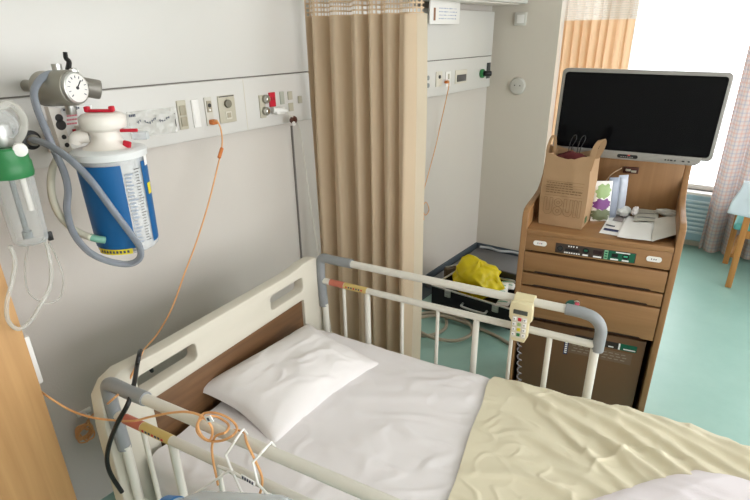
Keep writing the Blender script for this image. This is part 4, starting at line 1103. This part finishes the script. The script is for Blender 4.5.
part(MB().sweep(c1p, .0027, 8), 'cord', ORANGE, og, world=True)
hk = onX(84, 414, WX)
hkt = thing('wall_hook', 'small white hook on the wall left of the headboard', 'hook', hk)
part(MB().box((.004, .0, .01), (.008, .05, .02), .003), 'base', WHITEP, hkt)
part(MB().sweep([(.004, .0, .008), (.02, .0, .0), (.034, 0, -.002), (.040, 0, .014)], .005, 8), 'prong', WHITEP, hkt)
rnd = random.Random(2); bun = []
cB = onX(84, 432, WX+.03)
for k in range(64):
    a = k*.82; r = .026+.007*sin(k*1.7)
    bun.append(cB+Vector((.008*sin(k*.6)+.004, r*cos(a)*.9+.004*sin(k*2.1), r*1.1*sin(a)+.008*sin(k*.37))))
bun = [onX(88, 417, WX+.03)]+bun
tag(MB().sweep(bun, .0028, 6, step=4).build('cord_bundle', ORANGE), 'knotted orange cord bundle hanging from the white wall hook', 'cable')
c2p = [onX(26, 378, -1.52), onX(37, 388, -1.42), onX(50, 398, -1.34), bw(70, 410, 'v', -.50), bw(90, 417, 'v', -.50), bw(110, 420, 'v', -.495), bw(132, 421, 'v', -.49), bw(150, 417, 'v', -.485), bw(170, 413, 'v', -.480), bw(188, 412, 'v', -.478)]
lp = [bw(x, y, 'v', q) for x, y, q in ((203, 417, -.478), (212, 428, -.482), (210, 440, -.486), (202, 436, -.49), (198, 425, -.485), (203, 414, -.445), (216, 413, -.44), (230, 419, -.438), (237, 428, -.445), (232, 436, -.478), (220, 441, -.484), (206, 440, -.486), (197, 431, -.488), (200, 420, -.484), (214, 416, -.442), (228, 424, -.44), (226, 432, -.478), (216, 436, -.482), (212, 446, -.482), (213, 460, -.483), (216, 475, -.485), (218, 485, -.487))]
tag(MB().sweep(c2p+lp, .0027, 8).build('nurse_call_cord', ORANGE), 'orange cord running along the near rail and looped around it', 'cable')
c3 = [bw(x, y, 'v', q) for x, y, q in ((232, 430, -.442), (243, 432, -.44), (247, 443, -.48), (254, 458, -.482), (261, 474, -.486), (262, 485, -.488), (258, 500, -.49))]
tag(MB().sweep(c3, .0027, 8).build('nurse_call_cord', ORANGE), 'short orange cord strand behind the white wire hanger', 'cable')
tg = bw(209, 419, 'v', -.50)
tgo = MB().box((0, 0, 0), (.022, .002, .014), .0005, m=PAPER).box((-.001, -.0014, 0), (.006, .0008, .007), m=INK).build('cord_tag', None)
tgo.matrix_world = Matrix.Translation(tg) @ Matrix.Rotation(TH, 4, 'Z') @ Matrix.Rotation(radians(-28), 4, 'Y'); tag(tgo, 'little white tag on the orange loops of the near rail', 'tag')
bk_ = [bw(x, y, 'u', q) for x, y, q in ((152, 371, -.06), (146, 360, -.03), (141, 351, -.02), (139, 356, .03), (137, 366, .04))]+[bw(x, y, 'v', q) for x, y, q in ((134, 384, -.44), (128, 404, -.485), (118, 422, -.50), (110, 442, -.505), (107, 458, -.51), (109, 470, -.51), (114, 480, -.50), (122, 492, -.49))]
tag(MB().sweep(bk_, .0058, 10).build('black_cable', BLACKP), 'thick black cable hooked over the near end of the headboard', 'cable')

# white wire hanger with bottle outside the near rail
wh = thing('wire_hanger', 'bent white wire hanger hooked over the near bed rail', 'hanger', bw(243, 440, 'v', -.50), TH)
def wire(pts): part(MB().sweep([bw(*p) for p in pts], .0028, 8, smooth=False), 'wire', WHITEP, wh, world=True)
def wire_(pts): wire([(x, y, 'v', q) for x, y, q in pts])
wire_([(247, 434, -.43), (243, 429, -.455), (235, 441, -.485), (226, 455, -.50), (231, 469, -.505), (237, 482, -.51), (241, 491, -.515), (247, 499, -.52)])
wire_([(275, 447, -.43), (271, 442, -.455), (262, 452, -.485), (253, 462, -.50), (255, 472, -.505), (258, 484, -.51), (268, 495, -.515), (264, 502, -.52)])
wire_([(218, 466, -.505), (230, 470, -.505), (245, 479, -.51), (258, 484, -.51)])
wire_([(232, 469, -.505), (214, 481, -.52), (196, 493, -.54), (186, 501, -.55)])
q = bw(248, 480, 'v', -.525)
lbt = MB().box((0, 0, 0), (.034, .002, .012), .0005, m=PAPER)
for k in range(5): lbt.box((-.012+.006*k, -.0015, 0), (.003, .0008, .007), m=NAVY)
lo = part(lbt, 'hanger_label', None, wh, 'small white label with blue writing'); lo.location = world_inv(wh) @ q; lo.rotation_euler = (0, radians(8), 0)
# clear bottle with blue cap at the bottom edge
bo0 = bw(172, 512, 'v', -.56); bo1 = bw(285, 526, 'v', -.56)
ubt = thing('urine_bottle', 'clear plastic bottle with a blue cap outside the near rail', 'bottle', bo0)
ax_ = (bo1-bo0).normalized(); Lb = (bo1-bo0).length
QM = Matrix.Translation(bo0) @ ax_.to_track_quat('Z', 'Y').to_matrix().to_4x4()
part(MB().lathe([(.026, 0), (.030, .01), (.030, .04), (.042, .075), (.050, .11), (.052, Lb-.02), (.046, Lb)], 36, M=QM), 'bottle_body', CLEARC, ubt, world=True, smooth=50)
part(MB().lathe([(.028, -.022), (.034, -.018), (.034, .018), (.032, .02)], 32, M=QM), 'cap', mat('cap_blue', (58, 128, 200), .35), ubt, 'blue screw cap', world=True)
part(MB().lathe([(.0312, .022), (.0315, .055), (.036, .058)], 32, M=QM, cap=False), 'neck_label', mat('pale_blue', (180, 206, 230), .4), ubt, 'pale blue band', world=True)

# ================================================================== LOCKER AT LEFT
lk = thing('wooden_locker', 'tall light oak locker at the left edge of the picture', 'locker', (-1.56, .1, 0))
LY = onX(40, 385, -1.36).y
part(MB().box((-1.565, LY-.302, .77), (.38, .60, 1.46), .004), 'carcass', LOCK, lk, world=True)
part(MB().box((-1.3675, LY-.302, .79), (.018, .604, 1.38), .003), 'door', LOCK, lk, world=True)
part(MB().box((-1.57, LY-.302, .02), (.34, .56, .04), .002), 'plinth', CABD, lk, world=True)
part(MB().cyl((-1.345, LY-.54, .80), (-1.345, LY-.54, .92), .008), 'handle', CHROME, lk, world=True)
wq0 = onX(20, 337, -1.42); wq1 = onX(40, 381, -1.42)
part(MB().box((-1.42, LY+.012, (wq0.z+wq1.z)/2), (.03, .026, wq0.z-wq1.z), .004), 'side_catch', WHITEP, lk, 'white strip beside the oak edge', world=True)

# ================================================================== FLOOR THINGS IN THE FAR BAY
pad = MB().box(((-1.735-.98)/2, (2.93+3.745)/2, .022), (.755, .81, .042), .01, seg=3)
tag(pad.build('floor_pad', MATG), 'flat grey pad on the floor under the open case', 'mat')
cd = [onZ(x, y, .07) for x, y in ((481, 246), (490, 247), (500, 250), (512, 251), (522, 253))]
tag(MB().sweep([p+Vector((0, -.02, .0)) for p in cd], .010, 8).build('folded_strap', mat('strap_grey', (170, 174, 176), .5)), 'pale strap lying at the back edge of the grey pad', 'strap')
struct(MB().box((WX+.06, 2.55, .004), (.12, 2.4, .006), .001), 'trim_2', BASEB)
# open case
case = thing('open_case', 'black case with silver edging lying open on the floor', 'case', (-1.245, 2.83, .044), radians(-3))
W2, D2, H2 = .54, .36, .13
cs = MB()
cs.box((0, 0, .006), (W2, D2, .012), .003)
for sy in (-1, 1): cs.box((0, sy*(D2/2-.006), H2/2), (W2, .012, H2), .003)
for sx_ in (-1, 1): cs.box((sx_*(W2/2-.006), 0, H2/2), (.012, D2, H2), .003)
part(cs, 'tray', CASEB, case)
ed = MB()
for sy in (-1, 1): ed.box((0, sy*(D2/2-.004), H2+.002), (W2, .014, .008), .002)
for sx_ in (-1, 1): ed.box((sx_*(W2/2-.004), 0, H2+.002), (.014, D2, .008), .002)
part(ed, 'rim', METL, case, 'silver edging')
for u in (-.15, .17):
    part(MB().box((u, -D2/2-.006, H2-.018), (.04, .01, .045), .003).box((u, -D2/2-.012, H2-.03), (.028, .006, .018), .002), 'latch', METL, case)
hh = MB().sweep([(-.04, -D2/2-.005, H2-.05), (-.038, -D2/2-.03, H2-.056), (.0, -D2/2-.036, H2-.058), (.08, -D2/2-.036, H2-.058), (.118, -D2/2-.03, H2-.056), (.12, -D2/2-.005, H2-.05)], .007, 10)
part(hh, 'carry_handle', METL, case)
for u in (-.24, .24):
    for v in (-.14, .14): part(MB().cyl((u, v, -.0015), (u, v, .002), .012), 'foot', BLACKP, case)
part(MB().box((-.02, D2/2+.02, H2+.02), (W2, .02, .05), .004), 'lid_hinge', CASEB, case)
# purse at the left of the yellow bag
pu = thing('brown_pouch', 'brown zipped pouch standing left of the yellow bag', 'pouch', onZ(455, 278, .1))
pu.location.z = .06; pu.rotation_euler = (0, 0, radians(62))
part(MB().box((0, 0, .065), (.17, .035, .13), .012, seg=4), 'body', mat('pouch_brown', (98, 82, 66), .6), pu)
part(MB().box((0, 0, .134), (.16, .008, .006), .001), 'zip', METL, pu)
part(MB().sweep([(.05, 0, .13), (.07, 0, .17), (.095, 0, .175), (.10, 0, .15), (.085, 0, .125)], .006, 8), 'strap', DARK, pu)
# yellow bag
yb = thing('yellow_bag', 'bright yellow plastic bag stuffed into the open case', 'bag', (-1.27, 2.90, .06))
yc = onZ(478, 284, .16)
yb.location = (yc.x-.015, yc.y+.02, .066)
def yfn(p):
    return 1+.24*fbm(p.x*1.3+2, p.y*1.3, p.z*1.3)+.16*crease(p.x*1.6+p.z, p.y*1.4+p.z*1.6, 4, .12)+.08*crease(p.x*3-p.z, p.y*2+p.z*3, 14, .12)+.22*max(0, p.z)**3*(1 if p.x < .1 else .1)
yb_m = MB().sphere((0, 0, .11), (.155, .12, .115), seg=64, fn=yfn)
part(yb_m, 'bag_body', YBAG, yb, smooth=180)
def fl_(s, t): 
    return Vector((-.06+.20*s, .04-.03*s+.05*(t-.5), .225-.09*s+.02*sin(t*9)*s+.01*fbm(s*4, t*4, 2)))
part(MB().grid(lambda s, t: fl_(s, t)+Vector((0, -.06*t, -.05*t)), 20, 14, thick=.001), 'flap', YBAG, yb, smooth=180)
# packs by the bag
for k, (x, y, h, rz, lab) in enumerate(((500, 286, .17, 20, 'white and green packet in the case right of the yellow bag'), (509, 280, .18, 5, 'pale packet with green print against the cabinet side of the case'), (506, 297, .13, -10, 'small white packet at the front right of the open case'))):
    p = onZ(x, y, h)
    o = thing('white_packet', lab, 'packet', (p.x, p.y, p.z-.02), radians(rz)); o.rotation_euler = (radians(20), radians(-8*k), radians(rz))
    def f(s, t, sg=1): return Vector(((s-.5)*.10, (t-.5)*.12, sg*.014*(1-(2*s-1)**4)*(1-(2*t-1)**4)+.0015*fbm(s*8, t*8, k)))
    part(MB().grid(lambda s, t: f(s, t), 14, 14).grid(lambda s, t: f(s, 1-t, -1), 14, 14), 'packet', WHITEP, o, smooth=180)
    w = MB()
    for r in range(3): w.grid(lambda s, t: f(.15+.7*s, .2+.22*r+.08*t)+Vector((0, 0, .001)), 6, 2, m=mat('mint_print', (130, 176, 160), .5))
    part(w, 'print', None, o, 'pale green printed stripes', smooth=180)
# hose on the floor
hp = [(-1.62, 2.62), (-1.52, 2.66), (-1.40, 2.62), (-1.33, 2.50), (-1.36, 2.38), (-1.46, 2.33), (-1.57, 2.38), (-1.58, 2.50), (-1.48, 2.60), (-1.34, 2.64), (-1.22, 2.60), (-1.16, 2.50), (-1.20, 2.38), (-1.32, 2.32), (-1.45, 2.36), (-1.5, 2.46), (-1.38, 2.58), (-1.1, 2.60), (-.95, 2.55), (-.85, 2.50)]
tag(MB().sweep([(x, y, .0105+(.017 if 7 < i < 13 else .03 if 12 < i < 17 else 0)) for i, (x, y) in enumerate(hp)], .010, 10).build('coiled_cable', BEIGEC), 'beige cable coiled on the floor in front of the open case', 'cable')

# ================================================================== CHAIR, TOWEL, RADIATOR AT RIGHT
chr_ = thing('wooden_chair', 'light wooden chair with teal seat by the window curtain', 'chair', (.16, 4.34, 0))
for (x, y, h, r) in ((-.037, 4.107, .71, 0), (.36, 4.107, .71, 0), (-.10, 4.57, .44, 0), (.34, 4.57, .44, 0)):
    part(MB().box((x, y, h/2), (.038, .03, h), .006), 'leg', CHAIRW, chr_, world=True)
part(MB().box((.13, 4.34, .425), (.46, .48, .05), .018, seg=3), 'seat', TEAL, chr_, 'teal padded seat', world=True)
part(MB().box((.162, 4.107, .64), (.37, .024, .1), .008), 'backrest', CHAIRW, chr_, world=True)
part(MB().box((.162, 4.107, .38), (.37, .022, .05), .004), 'apron', CHAIRW, chr_, world=True)
part(MB().box((-.065, 4.34, .22), (.02, .44, .03), .004), 'stretcher', CHAIRW, chr_, world=True)
part(MB().box((.35, 4.34, .22), (.02, .44, .03), .004), 'stretcher', CHAIRW, chr_, world=True)
def tw(s, t):
    # hangs over the top of the chair back
    x = -.105+.17*s-.05*abs(t*2-1)*(1-s); a = t*2-1
    if abs(a) < .12: y = 4.107+a/.12*.022; z = .722
    else: y = 4.107+(.024 if a > 0 else -.024); z = .722-(abs(a)-.12)*.24
    return Vector((x+.006*sin(z*30), y+.004*noise.noise(Vector((x*30, z*20, 1))), z-.02*s*abs(a)))
tag(MB().grid(tw, 20, 40, thick=.004).build('towel', TOWEL, None, 180), 'pale blue towel hanging over the wooden chair corner', 'towel')
ra = thing('radiator', 'blue grey louvred heater below the window', 'radiator', (-.3, 4.79, .0))
part(MB().box((-.35, 4.80, .25), (1.2, .08, .36), .006), 'body', RADI, ra, world=True)
lv_ = MB()
for k in range(8): lv_.box((-.35, 4.757, .14+k*.035), (1.14, .014, .016), .002)
part(lv_, 'louvres', mat('radi_light', (190, 208, 216), .5), ra, world=True)
for x in (-.9, .2): part(MB().box((x, 4.80, .035), (.04, .07, .07), .003), 'foot', RADI, ra, world=True)

# ================================================================== LIGHT
w = bpy.data.worlds.new('daylight'); SC.world = w; w.use_nodes = True
bg = w.node_tree.nodes['Background']; bg.inputs[0].default_value = (.93, .96, 1, 1); bg.inputs[1].default_value = 3.4
def area(name, loc, rot, sx_, sy_, power, col):
    l = bpy.data.lights.new(name, 'AREA'); l.shape = 'RECTANGLE'; l.size = sx_; l.size_y = sy_; l.energy = power; l.color = col
    o = bpy.data.objects.new(name, l); COL.objects.link(o); o.location = loc; o.rotation_euler = rot; return o
# daylight through the window (sits just outside the glass)
area('window_daylight', ((WIN0+WIN1)/2, YW+.16, 1.4), (radians(90), 0, radians(180)), 2.9, 1.8, 45, (.95, .98, 1))
area('added_side_light', (XR+.14, (RW0+RW1)/2, 1.5), (0, radians(90), 0), 1.6, 4.6, 84, (1, .985, .96))  # added side light for bed and headwall, behind the invented right-hand window
# unseen ceiling lamp, added with a weak overhead fill light
cl1 = thing('added_ceiling_lamp', 'added flat white ceiling lamp, out of view over the foot of the bed', 'lamp', (.5, 1.0, 2.49))
part(MB().box((0, 0, -.01), (.6, 1.2, .03), .005), 'added_housing', WHITEP, cl1)
area('added_overhead_fill', (.5, 1.0, 2.44), (0, 0, 0), .6, 1.2, 6, (1, .97, .92))

cam = bpy.data.cameras.new('camera'); co = bpy.data.objects.new('camera', cam); COL.objects.link(co)
cam.sensor_fit = 'HORIZONTAL'; cam.sensor_width = 36; cam.lens = F/750*36; cam.shift_y = (PY-250)/750; cam.clip_start = .02
M = Matrix(((RR[0], UU[0], -_f[0], CAM[0]), (RR[1], UU[1], -_f[1], CAM[1]), (RR[2], UU[2], -_f[2], CAM[2]), (0, 0, 0, 1)))
co.matrix_world = M; SC.camera = co
SC.view_settings.view_transform = 'Standard'; SC.view_settings.look = 'None'; SC.view_settings.gamma = 1; SC.view_settings.exposure = 0
SC.view_settings.use_curve_mapping = False
SC.cycles.max_bounces = 10; SC.cycles.transparent_max_bounces = 16
